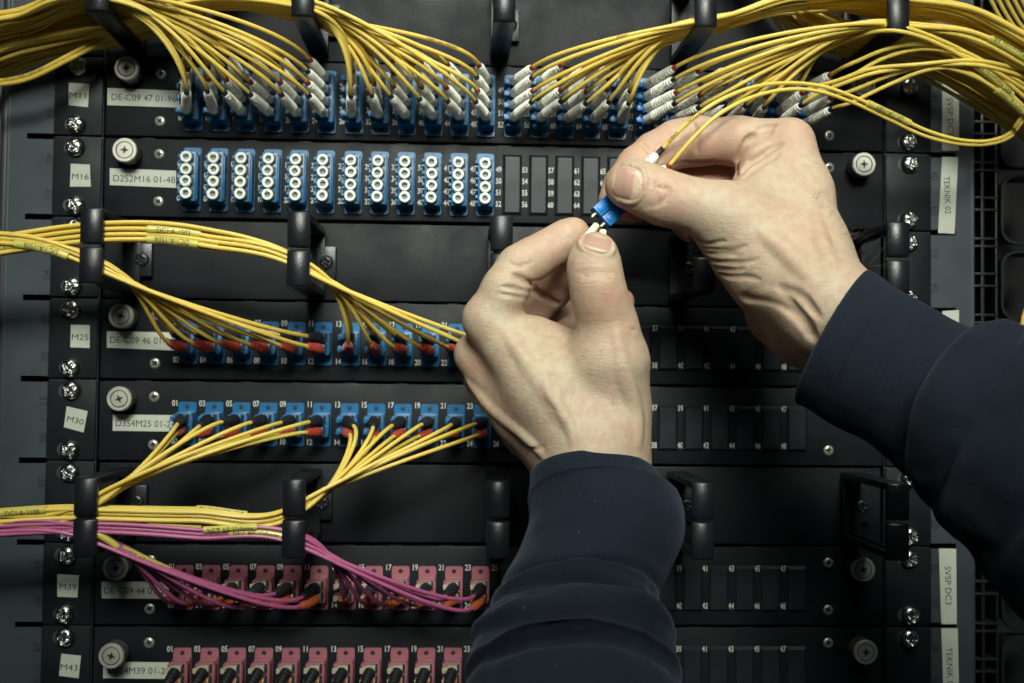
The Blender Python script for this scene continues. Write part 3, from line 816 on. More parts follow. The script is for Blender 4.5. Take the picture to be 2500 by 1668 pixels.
# ---- the cable held by the right hand
held = root('patch_cable', 'yellow duplex cable with bright blue twin connector held by the right hand', 'fibre cable')
def obox(mb, O, a, s, n, ra, rs, rn, b=0, k=0):
    q = MB(); q.box(rs[0], rs[1], rn[0], rn[1], ra[0], ra[1], b)   # local (s, n, a)
    V = [O + a * v[2] + s * v[0] + n * v[1] for v in q.V]; mb.add(V, q.F, k)
F1 = at(1452, 523, 98); F2 = at(1470, 551, 98); Bk = at(1592, 392, 87)
a_ = unit(Bk - F1); s_ = F2 - F1; s_ -= a_ * (s_ @ a_); PITCH = np.linalg.norm(s_); s_ = unit(s_); n_ = np.cross(a_, s_); n_ = n_ if n_[2] > 0 else -n_
Bk = F1 + a_ * np.linalg.norm(Bk - F1)
for u_ in range(2):
    O = F1 + s_ * (u_ * 6.25)
    mb = MB()
    obox(mb, O, a_, s_, n_, (0.6, 13), (-2.85, 2.85), (-2.6, 2.6), .25)
    obox(mb, O, a_, s_, n_, (2.0, 12), (-1.3, 1.3), (2.35, 3.0), .2)
    obox(mb, O, a_, s_, n_, (7.5, 10.5), (-2.3, 2.3), (2.3, 3.7), .3)
    obox(mb, O, a_, s_, n_, (12.8, 19), (-2.1, 2.1), (-2.0, 2.0), .25)
    c = mb.build('connector', BLUE2, held)
    f = MB(); f.lathe(O - a_ * 2.2, a_, [(0, .5), (.15, .62), (3.2, .62)], 14); f.build('ferrule', CERAM, c)
mb = MB(); O = F1 + s_ * 3.1
obox(mb, O, a_, s_, n_, (6.0, 16.5), (-5.9, 5.9), (-2.9, 1.6), .4); obox(mb, O, a_, s_, n_, (7.2, 12), (-2.0, 2.0), (1.6, 2.9), .3); obox(mb, O, a_, s_, n_, (10.5, 18), (-5.2, 5.2), (2.3, 3.4), .4); obox(mb, O, a_, s_, n_, (15.5, 19), (-4.6, 4.6), (3.2, 4.0), .3)
mb.build('connector_clip', BLUE2, held)
C1 = at(1600, 381, 88); C1b = at(1617, 364, 88.5); C2 = at(1625, 412, 86)
for u_, (C, pts, colr) in enumerate(((C1, [(1617, 364, 88.5), (1660, 318, 93), (1735, 258, 96), (1800, 226, 93), (1870, 207, 86), (1940, 203, 80), (2010, 212, 74), (2090, 240, 68), (2180, 281, 62), (2270, 322, 57), (2350, 343, 52), (2420, 343, 46), (2465, 325, 40), (2490, 292, 34), (2520, 262, 30)], BBOOT),
                                      (C2, [(1634, 405, 88), (1690, 340, 93), (1745, 287, 95), (1800, 253, 92), (1860, 230, 86), (1935, 218, 80), (2000, 224, 74), (2080, 250, 67.5), (2170, 292, 61), (2260, 333, 56), (2345, 352, 51), (2420, 351, 45), (2468, 333, 39), (2496, 297, 33), (2530, 266, 29)], REDC))):
    O = F1 + s_ * (u_ * 6.25) + a_ * 19
    path = catmull([at(*p) for p in pts], 8)
    q = MB(); b0 = O; t0 = C; boot(q, b0, t0 + unit(t0 - b0) * .5, 'white'); q.build('boot', WBOOT, held)
    q = MB(); pc = catmull([t0 - unit(t0 - b0) * 2, t0, path[0], path[0] + unit(path[1] - path[0]) * .8], 5); tube(q, pc, 1.42, 14); q.build('collar', colr, held)
    co = strand_mesh(path, 1.0, YEL, held, 12)
    STR.append(('held', held, path))
    if u_ == 0:
        q = MB(); text_on_path(q, path, 1.0, 'OPTICAL', nearest_s(path, 1700, 284), 1.25, 0.15, True, 1.25); text_on_path(q, path, 1.0, 'CABLE', nearest_s(path, 1645, 332), 1.25, 0.15, True, 1.25)
        q.build('printed_text', INK, co, smooth=False)

# ---- label wraps and fine print
def best(groups, px, py, exclude=()):
    b = None
    for g, r, path in STR:
        if groups and g not in groups: continue
        rel = (path - CAM_T) @ CAM_R
        X = 1250 + CAM_F * rel[:, 0] / -rel[:, 2]; Y = 834 - CAM_F * rel[:, 1] / -rel[:, 2]
        dist = np.hypot(X - px, Y - py); i = int(np.argmin(dist))
        sc = dist[i] - path[i][2] * .8
        if id(path) in exclude: continue
        if b is None or sc < b[0]: b = (sc, g, r, path, i)
    return b
used_paths = set()
def wrap(groups, px, py, length, txt, flip=False, r=1.95, h=2.9, roll=0.0):
    _, g, rt, path, i = best(groups, px, py, used_paths); used_paths.add(id(path))
    s = arclen(path)[i]; sp = sub_path(path, s - length / 2, s + length / 2, 12)
    q = MB(); tube(q, sp, r, 14); o = q.build('label_wrap', WRAP, rt)
    if txt:
        q = MB(); L = length * .86; sq = min(.8, L / (width_of(txt) * h))
        text_on_path(q, sp, r, txt, length / 2, h, roll, flip, sq, 0); q.build('printed_text', INK, o, smooth=False)
def fine(groups, px, py, txt, flip=False, h=1.15, roll=0.0):
    _, g, rt, path, i = best(groups, px, py, used_paths); used_paths.add(id(path))
    q = MB(); text_on_path(q, path, 1.14, txt, arclen(path)[i], h, roll, flip, 1.15); q.build('printed_text', INK, rt, smooth=False)
GM25, GM30, GM39 = 'yellow cables on panel M25', 'yellow cables on panel M30', 'magenta cables on panel M39'
wrap((GM25,), 420, 566, 26, 'DC1:A-1503', roll=-.25); wrap((GM25,), 425, 588, 25, 'DC1:A-1504', True); wrap((GM25,), 470, 607, 24, 'DC1:A-1505', True, roll=-.2); wrap((GM25,), 605, 640, 25, 'DC1:A-1507')
wrap((GM25,), 10, 620, 26, 'DC1:A-1505', True); wrap((GM25,), 95, 638, 26, 'DC1:A-1506', True)
wrap((GM30,), 540, 1228, 25, 'BRS Networks AB', True); wrap((GM30,), 415, 1240, 26, 'DC1:A-1052', roll=-.3); wrap((GM30,), 55, 1240, 22, 'DC1:A-1109', roll=-.3)
wrap((GM39,), 425, 1258, 26, '', r=1.8); wrap((GM39,), 565, 1282, 26, 'NEZ AB-Visborg', r=1.8, roll=-.3); wrap((GM39,), 620, 1303, 26, 'NEZ AB-Visborg', r=1.7, roll=-.1)
wrap((GM39,), 365, 1345, 25, 'NEZ AB-Visborg', r=1.8, roll=-.2); wrap((GM39,), 262, 1322, 12, '', r=1.8)
wrap(('held',), 2165, 282, 27, 'DC1:A-1089', True, r=1.8, roll=-.4)
wrap((G11, 'TR'), 2420, 195, 28, 'BRS Networks AB', True, r=2.0, roll=-.1); wrap((G11, 'TR'), 2470, 130, 28, 'BRS Networks AB', True, r=2.0, roll=.2); wrap((G11,), 1905, 10, 28, 'BRS Networks AB', r=1.8)
wrap((G11, 'TR'), 2470, 235, 20, 'DC1:A-1033', True, r=2.0)
fine((G11,), 1080, 62, 'FIBER LSZH 00473M'); fine((G11,), 2060, 50, 'OPTICAL FIBER LSZH 02002M', True); fine((G11,), 2290, 60, 'OPTICAL CABLE PLUS COPPER', True, 1.2)
fine((G11,), 1520, 85, '00220M'); fine(('TL', G11), 95, 75, 'BRS Networks AB', False, 1.6); fine(('TLL',), 60, 190, 'OPTICAL FIBER CABLE LSZH', False, 1.1)
fine((G11,), 395, 15, 'OPTICAL FIBER CABLE'); fine((G11,), 2100, 62, 'CABLE LSZH 00988M', True)

# ================================================================== PERSON: hands and sleeves
def smin(a, b, k):
    h = np.clip(.5 + .5 * (b - a) / k, 0, 1); return b * (1 - h) + a * h - k * h * (1 - h)
def smax(a, b, k): return -smin(-a, -b, k)
class Field:
    def __init__(s, lo, hi, vx):
        s.vx = vx; s.lo = np.array(lo, float); s.n = np.ceil((np.array(hi) - s.lo) / vx).astype(int) + 1
        s.ax = [s.lo[i] + np.arange(s.n[i]) * vx for i in range(3)]
        s.D = np.full(s.n, 40.0, np.float32)
    def sub(s, A, B, pad):
        lo = np.minimum(A, B) - pad; hi = np.maximum(A, B) + pad
        i0 = np.clip(((lo - s.lo) / s.vx).astype(int), 0, s.n); i1 = np.clip(((hi - s.lo) / s.vx).astype(int) + 2, 0, s.n)
        return tuple(slice(a, b) for a, b in zip(i0, i1))
    def cone(s, sl, A, B, ra, rb, flat=None):
        X = s.ax[0][sl[0]][:, None, None].astype(np.float32); Y = s.ax[1][sl[1]][None, :, None].astype(np.float32); Z = s.ax[2][sl[2]][None, None, :].astype(np.float32)
        d = B - A; L2 = max(float(d @ d), 1e-6)
        t = np.clip(((X - A[0]) * d[0] + (Y - A[1]) * d[1] + (Z - A[2]) * d[2]) / L2, 0, 1)
        f = flat or 1.0
        return np.sqrt((X - A[0] - t * d[0])**2 + (Y - A[1] - t * d[1])**2 + ((Z - A[2] - t * d[2]) / f)**2) - (ra + t * (rb - ra))
    def chain(s, pts, k=3.0, kout=5.0, flat=None):
        """pts: (px, py, d, r_px) joints of one finger"""
        P = [at(p[0], p[1], p[2]) for p in pts]; R = [p[3] / scale_at(p[2]) for p in pts]
        G = None; pad = max(R) + 12
        A = np.min(P, axis=0); B = np.max(P, axis=0); sl = s.sub(A, B, pad)
        G = np.full(s.D[sl].shape, 40.0, np.float32)
        for i in range(max(1, len(P) - 1)):
            j = min(i + 1, len(P) - 1)
            G = smin(G, s.cone(sl, P[i], P[j], R[i], R[j], flat), k)
        s.D[sl] = smin(s.D[sl], G, kout)
    def sample(s, P):
        q = (np.asarray(P) - s.lo) / s.vx; i = np.clip(q.astype(int), 0, s.n - 2); f = q - i; D = s.D
        r = 0
        for a in (0, 1):
            for b in (0, 1):
                for c in (0, 1):
                    wt = (f[..., 0] if a else 1 - f[..., 0]) * (f[..., 1] if b else 1 - f[..., 1]) * (f[..., 2] if c else 1 - f[..., 2])
                    r = r + wt * D[i[..., 0] + a, i[..., 1] + b, i[..., 2] + c]
        return r
    def surf(s, px, py):
        ds = np.arange(s.ax[2][-2], s.ax[2][1], -.3); P = np.array([at(px, py, d) for d in (ds[0], ds[-1])])
        t = ((ds - ds[0]) / (ds[-1] - ds[0]))[:, None]; Q = P[0] * (1 - t) + P[1] * t
        v = s.sample(Q); i = np.argmax(v < 0)
        if not (v < 0).any(): i = int(np.argmin(v))
        return Q[i]
    def crease(s, line, r=.7, depth=.25, k=1.2, ridge=False):
        """line of photo points pressed into (or raised from) the skin surface"""
        P = catmull([s.surf(*p[:2]) for p in line], 5) if len(line) > 2 else np.array([s.surf(*p[:2]) for p in line])
        # widths taper at both ends
        n = len(P); tp = np.sin(np.linspace(.12, math.pi - .12, n)) ** .9
        vdir = unit(CAM_T - P.mean(axis=0))
        for i in range(n - 1):
            ra, rb = r * tp[i], r * tp[i + 1]
            if ridge: off = -(r - depth)
            else: off = (r - depth) * 1.0
            A = P[i] + vdir * (off * tp[i] if not ridge else off); B = P[i + 1] + vdir * (off * tp[i + 1] if not ridge else off)
            sl = s.sub(A, B, r + 4)
            c = s.cone(sl, A, B, ra, rb)
            s.D[sl] = smin(s.D[sl], c, k) if ridge else smax(s.D[sl], -c, k)
    def mesh(s):
        D = s.D; nx, ny, nz = D.shape; neg = D < 0
        acc = np.zeros((nx - 1, ny - 1, nz - 1, 3), np.float32); cnt = np.zeros((nx - 1, ny - 1, nz - 1), np.float32)
        edges = []
        for axis in range(3):
            a = [slice(None)] * 3; b = [slice(None)] * 3; a[axis] = slice(0, -1); b[axis] = slice(1, None)
            cr = neg[tuple(a)] != neg[tuple(b)]
            idx = np.argwhere(cr); va = D[tuple(a)][cr]; vb = D[tuple(b)][cr]; t = va / (va - vb)
            pos = idx.astype(np.float32); pos[:, axis] += t
            o1, o2 = [q for q in range(3) if q != axis]
            for da in (0, 1):
                for db in (0, 1):
                    ci = idx.copy(); ci[:, o1] -= da; ci[:, o2] -= db
                    ok = (ci >= 0).all(1) & (ci[:, 0] < nx - 1) & (ci[:, 1] < ny - 1) & (ci[:, 2] < nz - 1)
                    np.add.at(acc, tuple(ci[ok].T), pos[ok]); np.add.at(cnt, tuple(ci[ok].T), 1)
            edges.append((axis, idx, va < 0))
        has = cnt > 0; vid = -np.ones(cnt.shape, np.int64); vid[has] = np.arange(has.sum())
        V = acc[has] / cnt[has][:, None]; V = V * s.vx + s.lo
        Fs = []
        for axis, idx, inside in edges:
            o1, o2 = [(1, 2), (2, 0), (0, 1)][axis]
            ok = (idx[:, o1] > 0) & (idx[:, o2] > 0) & (idx[:, o1] < s.n[o1] - 1) & (idx[:, o2] < s.n[o2] - 1)
            I = idx[ok]; ins = inside[ok]
            def g(a, b):
                J = I.copy(); J[:, o1] -= a; J[:, o2] -= b; return vid[tuple(J.T)]
            q = np.stack([g(1, 1), g(0, 1), g(0, 0), g(1, 0)], 1)
            q[~ins] = q[~ins][:, ::-1]; Fs.append(q)
        return V, np.concatenate(Fs)

VX = 0.72
from mathutils import noise as mnoise
# ---------------- left hand (comes from below, back of the hand towards the viewer)
lo = at(1080, 1330, 130); hi = at(1660, 500, 130)
FL = Field((lo[0] - 8, lo[1] - 8, 28), (hi[0] + 8, hi[1] + 6, 172), VX)
palm = [[(1190, 782, 106, 58), (1330, 950, 116, 88), (1440, 1120, 128, 100)],       # index metacarpal
        [(1164, 866, 90, 56), (1290, 1000, 100, 84), (1420, 1150, 118, 100)],       # middle metacarpal
        [(1178, 930, 70, 46), (1290, 1050, 82, 56), (1400, 1160, 105, 82)],         # ring / little finger side
        [(1480, 776, 126, 62), (1484, 880, 122, 92), (1490, 1000, 118, 90), (1485, 1130, 122, 98)],   # thumb metacarpal
        [(1300, 850, 102, 80), (1400, 900, 104, 90)],
        [(1455, 1100, 122, 118), (1450, 1250, 128, 126), (1450, 1400, 140, 130)]]
for c in palm: FL.chain(c, 9, 9)
FL.chain([(1195, 778, 108, 60), (1235, 705, 110, 54), (1268, 652, 108, 50), (1308, 628, 106, 47), (1350, 602, 104, 43), (1385, 580, 102, 40), (1403, 569, 101, 36)], 5, 5)       # index
FL.chain([(1180, 850, 80, 52), (1285, 768, 68, 50), (1345, 708, 70, 46), (1400, 655, 84, 40), (1425, 625, 92, 34)], 5, 2.5)  # middle
FL.chain([(1200, 900, 66, 48), (1330, 800, 52, 48), (1440, 760, 50, 42), (1510, 742, 58, 33), (1517, 736, 60, 30)], 4, 2)   # curled ring finger, tip showing right of the thumb
FL.chain([(1485, 790, 126, 70), (1466, 735, 130, 62), (1456, 690, 132, 58.5), (1450, 650, 131, 57), (1452, 625, 128, 50), (1454, 616, 127, 42)], 6, 5)     # thumb
# tendons, veins, folds
FL.crease([(1225, 800), (1300, 905), (1370, 1010), (1420, 1090)], 3.0, .30, 3.5, True)
FL.crease([(1500, 800), (1520, 900), (1548, 1010), (1556, 1085)], 2.6, .45, 3.5, True)
FL.crease([(1140, 925), (1190, 985), (1260, 1045), (1335, 1120)], 2.0, .55, 3.0, True)
FL.crease([(1250, 672), (1280, 686), (1303, 706), (1308, 718)], 1.3, .6, 2.0)
FL.crease([(1225, 700), (1260, 706), (1295, 722)], 1.1, .2, 1.2); FL.crease([(1216, 718), (1255, 724), (1290, 738)], 1.0, .1, 1.0)
FL.crease([(1305, 712), (1330, 726), (1364, 744)], 1.1, .5, 2.0)
FL.crease([(1240, 640), (1262, 650), (1300, 640)], .9, .1, 1.0)
for q in range(5):
    y = 662 + q * 5.2; FL.crease([(1412 + 2 * q, y + 3), (1440, y - 3 + rj(1)), (1472, y - 2), (1496 - q, y + 4)], .5, .08 + .07 * (q == 2), .45)
for q in range(4):
    x = 1345 + q * 13; FL.crease([(x - 6, 556 + 6 * (3 - q)), (x, 570 + 6 * (3 - q)), (x + 10, 586 + 5 * (3 - q))], .5, .10, .8)
FL.crease([(1556, 802), (1548, 806), (1538, 803)], .6, .1, .6)
FL.crease([(1400, 1090), (1392, 1040), (1368, 1000), (1360, 950)], 1.5, .18, 2.5, True); FL.crease([(1368, 1000), (1340, 960), (1330, 900)], 1.3, .12, 2.2, True)
FL.crease([(1290, 1094), (1310, 1096), (1330, 1092)], .6, .15, 1.0)

# ---------------- right hand (comes from the right, thumb side towards the viewer)
lo = at(1440, 960, 100); hi = at(2290, 250, 100)
FR = Field((lo[0] - 6, lo[1] - 6, 22), (hi[0] + 6, hi[1] + 8, 196), VX)
palm = [[(1932, 350, 86, 58), (1962, 470, 98, 64), (1985, 600, 112, 78), (2035, 740, 134, 96)],     # index metacarpal
        [(1915, 430, 66, 60), (1960, 560, 82, 84), (2020, 730, 115, 100)],
        [(1880, 440, 84, 88), (1870, 520, 94, 98), (1900, 640, 108, 112)],                          # first web and palm
        [(1798, 548, 104, 94), (1838, 604, 106, 98), (1900, 665, 110, 112), (2010, 752, 134, 112)], # thumb metacarpal
        [(1925, 752, 88, 108), (1985, 790, 112, 106), (2080, 830, 130, 100)],                       # heel of the hand
        [(2030, 765, 136, 118), (2110, 815, 140, 106), (2230, 890, 150, 100)]]                      # wrist and forearm
for c in palm: FR.chain(c, 9, 9)
FR.chain([(1920, 350, 84, 60), (1800, 345, 76, 57), (1700, 345, 70, 57), (1650, 352, 68, 54), (1600, 378, 72, 52), (1558, 410, 78, 50), (1520, 452, 82, 42), (1496, 490, 84, 36)], 5, 4)     # index
FR.chain([(1900, 430, 66, 60), (1760, 448, 54, 52), (1680, 455, 52, 51), (1610, 478, 60, 46), (1548, 500, 74, 38), (1536, 504, 78, 34)], 5, 2)      # middle
FR.chain([(1890, 500, 56, 60), (1780, 540, 44, 50), (1690, 545, 44, 42), (1640, 520, 56, 34)], 5, 2)   # ring finger, hidden behind
FR.chain([(1900, 600, 60, 66), (1800, 625, 52, 52), (1765, 645, 62, 34), (1757, 660, 68, 24)], 4, 2)     # little finger tip below
FR.chain([(1850, 590, 108, 98), (1795, 548, 108, 92), (1748, 520, 110, 74), (1700, 503, 111, 58), (1655, 492, 111, 57), (1622, 484, 110, 60), (1585, 468, 109, 57), (1558, 456, 107, 53), (1540, 450, 106, 51), (1524, 452, 105, 43)], 6, 6)     # thumb
# web folds running from the thumb crotch to the index knuckle
FR.crease([(1798, 432), (1800, 402), (1812, 368), (1836, 328)], 1.3, .55, 2.2)
FR.crease([(1806, 424), (1828, 398), (1862, 372), (1905, 352)], 1.7, .65, 2.8)
FR.crease([(1805, 440), (1850, 402), (1900, 376)], 1.4, .45, 2.4)
FR.crease([(1848, 318), (1872, 308), (1890, 305)], 1.3, .45, 2.2); FR.crease([(1818, 345), (1850, 330), (1884, 322)], 1.3, .4, 2.2)
FR.crease([(1800, 412), (1838, 378), (1880, 350)], 2.0, .5, 2.6, True)
FR.crease([(1640, 405), (1690, 398), (1740, 396), (1782, 402)], .9, .35, 1.4)
FR.crease([(1690, 296), (1700, 330), (1698, 372)], 1.2, .22, 2.0); FR.crease([(1566, 350), (1590, 372), (1612, 392)], .9, .16, 1.6)
# wrinkles over the thumb joint
for q in range(6):
    x = 1584 + q * 9; FR.crease([(x + 4 + rj(2), 434 + q * 5), (x + 2 + rj(3), 462 + q * 2), (x - 2 + rj(2), 490), (x - 8, 512 - q * 2)], .6, .11 + .1 * (q == 3), .8)
FR.crease([(1636, 452), (1622, 462), (1604, 458)], .6, .18, .8); FR.crease([(1640, 470), (1622, 486), (1600, 508)], .6, .2, .8); FR.crease([(1618, 448), (1630, 470)], .5, .15, .8)
# folds at the base of the thumb (lower edge)
for q, (x, y, L_, dp) in enumerate([(1712, 594, 60, .12), (1720, 607, 104, .24), (1726, 619, 74, .12), (1734, 636, 118, .26), (1748, 655, 70, .14), (1760, 672, 96, .16)]):
    FR.crease([(x - 4, y - 2), (x + L_ * .33, y + 5 + rj(2)), (x + L_ * .7, y + 1 + q + rj(3)), (x + L_, y - 8 + q * 3 + rj(5))], .9 + rj(.2), dp * .7, 1.3)
FR.crease([(1812, 728), (1860, 722), (1910, 738), (1962, 790), (1988, 830)], 2.2, .6, 3.4)
FR.crease([(1830, 712), (1890, 716), (1950, 752)], 2.4, .5, 3.0, True)
FR.crease([(1900, 700), (1950, 722), (2000, 775)], 1.5, .25, 2.6)
FR.crease([(1985, 520), (2005, 600), (2045, 680)], 2.6, .3, 3.5, True)
FR.crease([(1850, 560), (1920, 620), (1990, 690)], 3.0, .35, 4.0, True)

def nail_bed(F, c, a, s):
    c, a, s = map(lambda v: np.array(v, float), (c, a, s)); pts = []
    for q in range(-12, 13):
        th = math.pi / 2 * (q / 12) * 1.55; U_, V_ = math.cos(th), math.sin(th); L = (abs(U_)**2.9 + abs(V_)**2.9)**(1 / 2.9)
        pts.append((U_ / L, V_ / L))
    F.crease([tuple(c + a * 1.10 * u + s * 1.10 * v) for u, v in pts[2:-2]], 1.3, .08, 1.5, True)
    F.crease([tuple(c + a * 1.02 * u + s * 1.03 * v) for u, v in pts], .7, .42, .35)
NR = ((1531, 447), (35, 7.5), (-7, 39)); NL = ((1458, 596), (-5, 19.5), (34, 9.5))
nail_bed(FR, *NR); nail_bed(FL, *NL)
# ---------------- skin material
sk = bpy.data.materials.new('skin'); sk.use_nodes = True; n = sk.node_tree.nodes; l = sk.node_tree.links; b = n['Principled BSDF']
tc = n.new('ShaderNodeTexCoord'); at_ = n.new('ShaderNodeAttribute'); at_.attribute_name = 'blush_and_bounce'
def noise(scale, detail=4, rough=.6, vec=None):
    t = n.new('ShaderNodeTexNoise'); t.inputs['Scale'].default_value = scale; t.inputs['Detail'].default_value = detail; t.inputs['Roughness'].default_value = rough
    l.new(vec or tc.outputs['Object'], t.inputs['Vector']); return t
def ramp(src, a, b_, lo_=0.0, hi_=1.0):
    r_ = n.new('ShaderNodeMapRange'); r_.inputs['From Min'].default_value = a; r_.inputs['From Max'].default_value = b_; r_.inputs['To Min'].default_value = lo_; r_.inputs['To Max'].default_value = hi_
    l.new(src, r_.inputs['Value']); return r_.outputs[0]
def mixc(fac, c1, c2):
    mx = n.new('ShaderNodeMix'); mx.data_type = 'RGBA'
    for s_, c in ((6, c1), (7, c2)):
        if isinstance(c, tuple): mx.inputs[s_].default_value = c
        else: l.new(c, mx.inputs[s_])
    l.new(fac, mx.inputs[0]); return mx.outputs[2]
big = noise(55, 3); mid = noise(220, 4); fin = noise(900, 3)
c = mixc(ramp(big.outputs['Fac'], .35, .68), (.445, .372, .262, 1), (.43, .315, .23, 1))
c = mixc(ramp(mid.outputs['Fac'], .42, .72, 0, .62), c, (.41, .245, .195, 1))
c = mixc(ramp(fin.outputs['Fac'], .5, .75, 0, .25), c, (.36, .23, .17, 1))
mulb = n.new('ShaderNodeMath'); mulb.operation = 'MULTIPLY'; mulb.inputs[1].default_value = .95; l.new(at_.outputs['Fac'], mulb.inputs[0])
c = mixc(mulb.outputs[0], c, (.49, .215, .15, 1))
l.new(c, b.inputs['Base Color'])
b.inputs['Subsurface Weight'].default_value = .14; b.inputs['Subsurface Radius'].default_value = (1, .38, .2); b.inputs['Subsurface Scale'].default_value = .0022
b.inputs['Specular IOR Level'].default_value = .42
l.new(ramp(mid.outputs['Fac'], .3, .7, .42, .60), b.inputs['Roughness'])
vor = n.new('ShaderNodeTexVoronoi'); vor.feature = 'DISTANCE_TO_EDGE'; vor.inputs['Scale'].default_value = 1150
wv_ = n.new('ShaderNodeMix'); wv_.data_type = 'VECTOR'; wv_.inputs[0].default_value = .0012; l.new(tc.outputs['Object'], wv_.inputs[4]); nv = noise(500, 2); l.new(nv.outputs['Color'], wv_.inputs[5])
l.new(wv_.outputs[1], vor.inputs['Vector'])
mp = n.new('ShaderNodeMapping'); mp.inputs['Rotation'].default_value = (0, .5, 0); mp.inputs['Scale'].default_value = (260, 400, 900); l.new(tc.outputs['Object'], mp.inputs['Vector'])
st = noise(1.0, 5, .65, mp.outputs[0])
b1 = n.new('ShaderNodeBump'); b1.inputs['Strength'].default_value = .4; b1.inputs['Distance'].default_value = .00012; l.new(ramp(vor.outputs['Distance'], 0, .12), b1.inputs['Height'])
b2 = n.new('ShaderNodeBump'); b2.inputs['Strength'].default_value = .7; b2.inputs['Distance'].default_value = .0004; l.new(st.outputs['Fac'], b2.inputs['Height']); l.new(b1.outputs[0], b2.inputs['Normal'])
b3 = n.new('ShaderNodeBump'); b3.inputs['Strength'].default_value = .5; b3.inputs['Distance'].default_value = .0005; l.new(mid.outputs['Fac'], b3.inputs['Height']); l.new(b2.outputs[0], b3.inputs['Normal'])
l.new(b3.outputs[0], b.inputs['Normal'])

person = root('person', 'person in a dark navy sweatshirt joining a blue connector and white caps with both hands', 'person')
VL, QL = FL.mesh(); VR, QR = FR.mesh()
Vb = np.concatenate([VL, VR]); Qb = np.concatenate([QL, QR + len(VL)])
me = bpy.data.meshes.new('body')
me.vertices.add(len(Vb)); me.vertices.foreach_set('co', (np.stack([Vb[:, 0], -Vb[:, 2], Vb[:, 1]], 1) * MM).astype(np.float32).ravel())
me.loops.add(Qb.size); me.loops.foreach_set('vertex_index', Qb.astype(np.int32).ravel())
me.polygons.add(len(Qb)); me.polygons.foreach_set('loop_start', np.arange(0, Qb.size, 4, dtype=np.int32))
me.update(calc_edges=True); me.validate()
me.polygons.foreach_set('use_smooth', [True] * len(me.polygons)); me.materials.append(sk)
bl = np.zeros(len(Vb))
for (px, py, d, rad, amt) in [(1405, 568, 100, 13, .55), (1340, 640, 100, 20, .35), (1345, 700, 70, 22, .8), (1517, 738, 60, 12, 1.0), (1450, 600, 128, 12, .3), (1475, 740, 140, 16, .42), (1480, 728, 142, 3, 1.0),
                              (1150, 860, 100, 14, .3), (1230, 940, 100, 16, .25), (1500, 800, 140, 16, .2),
                              (1545, 400, 80, 22, .5), (1640, 370, 75, 24, .45), (1540, 505, 78, 18, 1.0), (1700, 430, 60, 30, .85), (1750, 470, 56, 30, .9), (1757, 660, 68, 10, 1.0), (1500, 455, 104, 9, .7),  # skin redness, plus warm bounced light painted on index and middle fingers
                              (1615, 470, 118, 13, .3), (1950, 320, 95, 18, .25), (1900, 800, 90, 24, .35), (1785, 360, 80, 16, .4), (1980, 560, 130, 22, .15)]:
    P = at(px, py, d); bl = np.maximum(bl, amt * np.exp(-(np.linalg.norm(Vb - P, axis=1) / rad)**2))
a_t = me.attributes.new('blush_and_bounce', 'FLOAT', 'POINT'); a_t.data.foreach_set('value', bl.astype(np.float32))
body = bpy.data.objects.new('body', me); COL.objects.link(body); body.parent = person
sm = body.modifiers.new('smooth', 'SMOOTH'); sm.factor = .5; sm.iterations = 2

# ---------------- finger nails
nm_ = bpy.data.materials.new('fingernail'); nm_.use_nodes = True; nn_ = nm_.node_tree.nodes; nl_ = nm_.node_tree.links; nb = nn_['Principled BSDF']
nb.inputs['Roughness'].default_value = .26; nb.inputs['Subsurface Weight'].default_value = .12; nb.inputs['Subsurface Radius'].default_value = (1, .5, .3); nb.inputs['Subsurface Scale'].default_value = .001
uvn = nn_.new('ShaderNodeUVMap'); sp_ = nn_.new('ShaderNodeSeparateXYZ'); nl_.new(uvn.outputs[0], sp_.inputs[0])
cr_ = nn_.new('ShaderNodeValToRGB'); nl_.new(sp_.outputs['X'], cr_.inputs[0])
e = cr_.color_ramp.elements; e[0].position = 0; e[0].color = (.56, .47, .33, 1); e[1].position = 1; e[1].color = (.56, .43, .33, 1)
for p_, c_ in ((.03, (.56, .46, .33, 1)), (.09, (.40, .255, .20, 1)), (.68, (.42, .25, .195, 1)), (.76, (.50, .40, .30, 1))):
    q = e.new(p_); q.color = c_
nl_.new(cr_.outputs[0], nb.inputs['Base Color'])
wvn = nn_.new('ShaderNodeTexNoise'); mpn = nn_.new('ShaderNodeMapping'); mpn.inputs['Scale'].default_value = (1.2, 34, 1); nl_.new(uvn.outputs[0], mpn.inputs[0]); nl_.new(mpn.outputs[0], wvn.inputs['Vector']); wvn.inputs['Scale'].default_value = 1
bpn = nn_.new('ShaderNodeBump'); bpn.inputs['Strength'].default_value = .25; bpn.inputs['Distance'].default_value = .0002; nl_.new(wvn.outputs['Fac'], bpn.inputs['Height']); nl_.new(bpn.outputs[0], nb.inputs['Normal'])
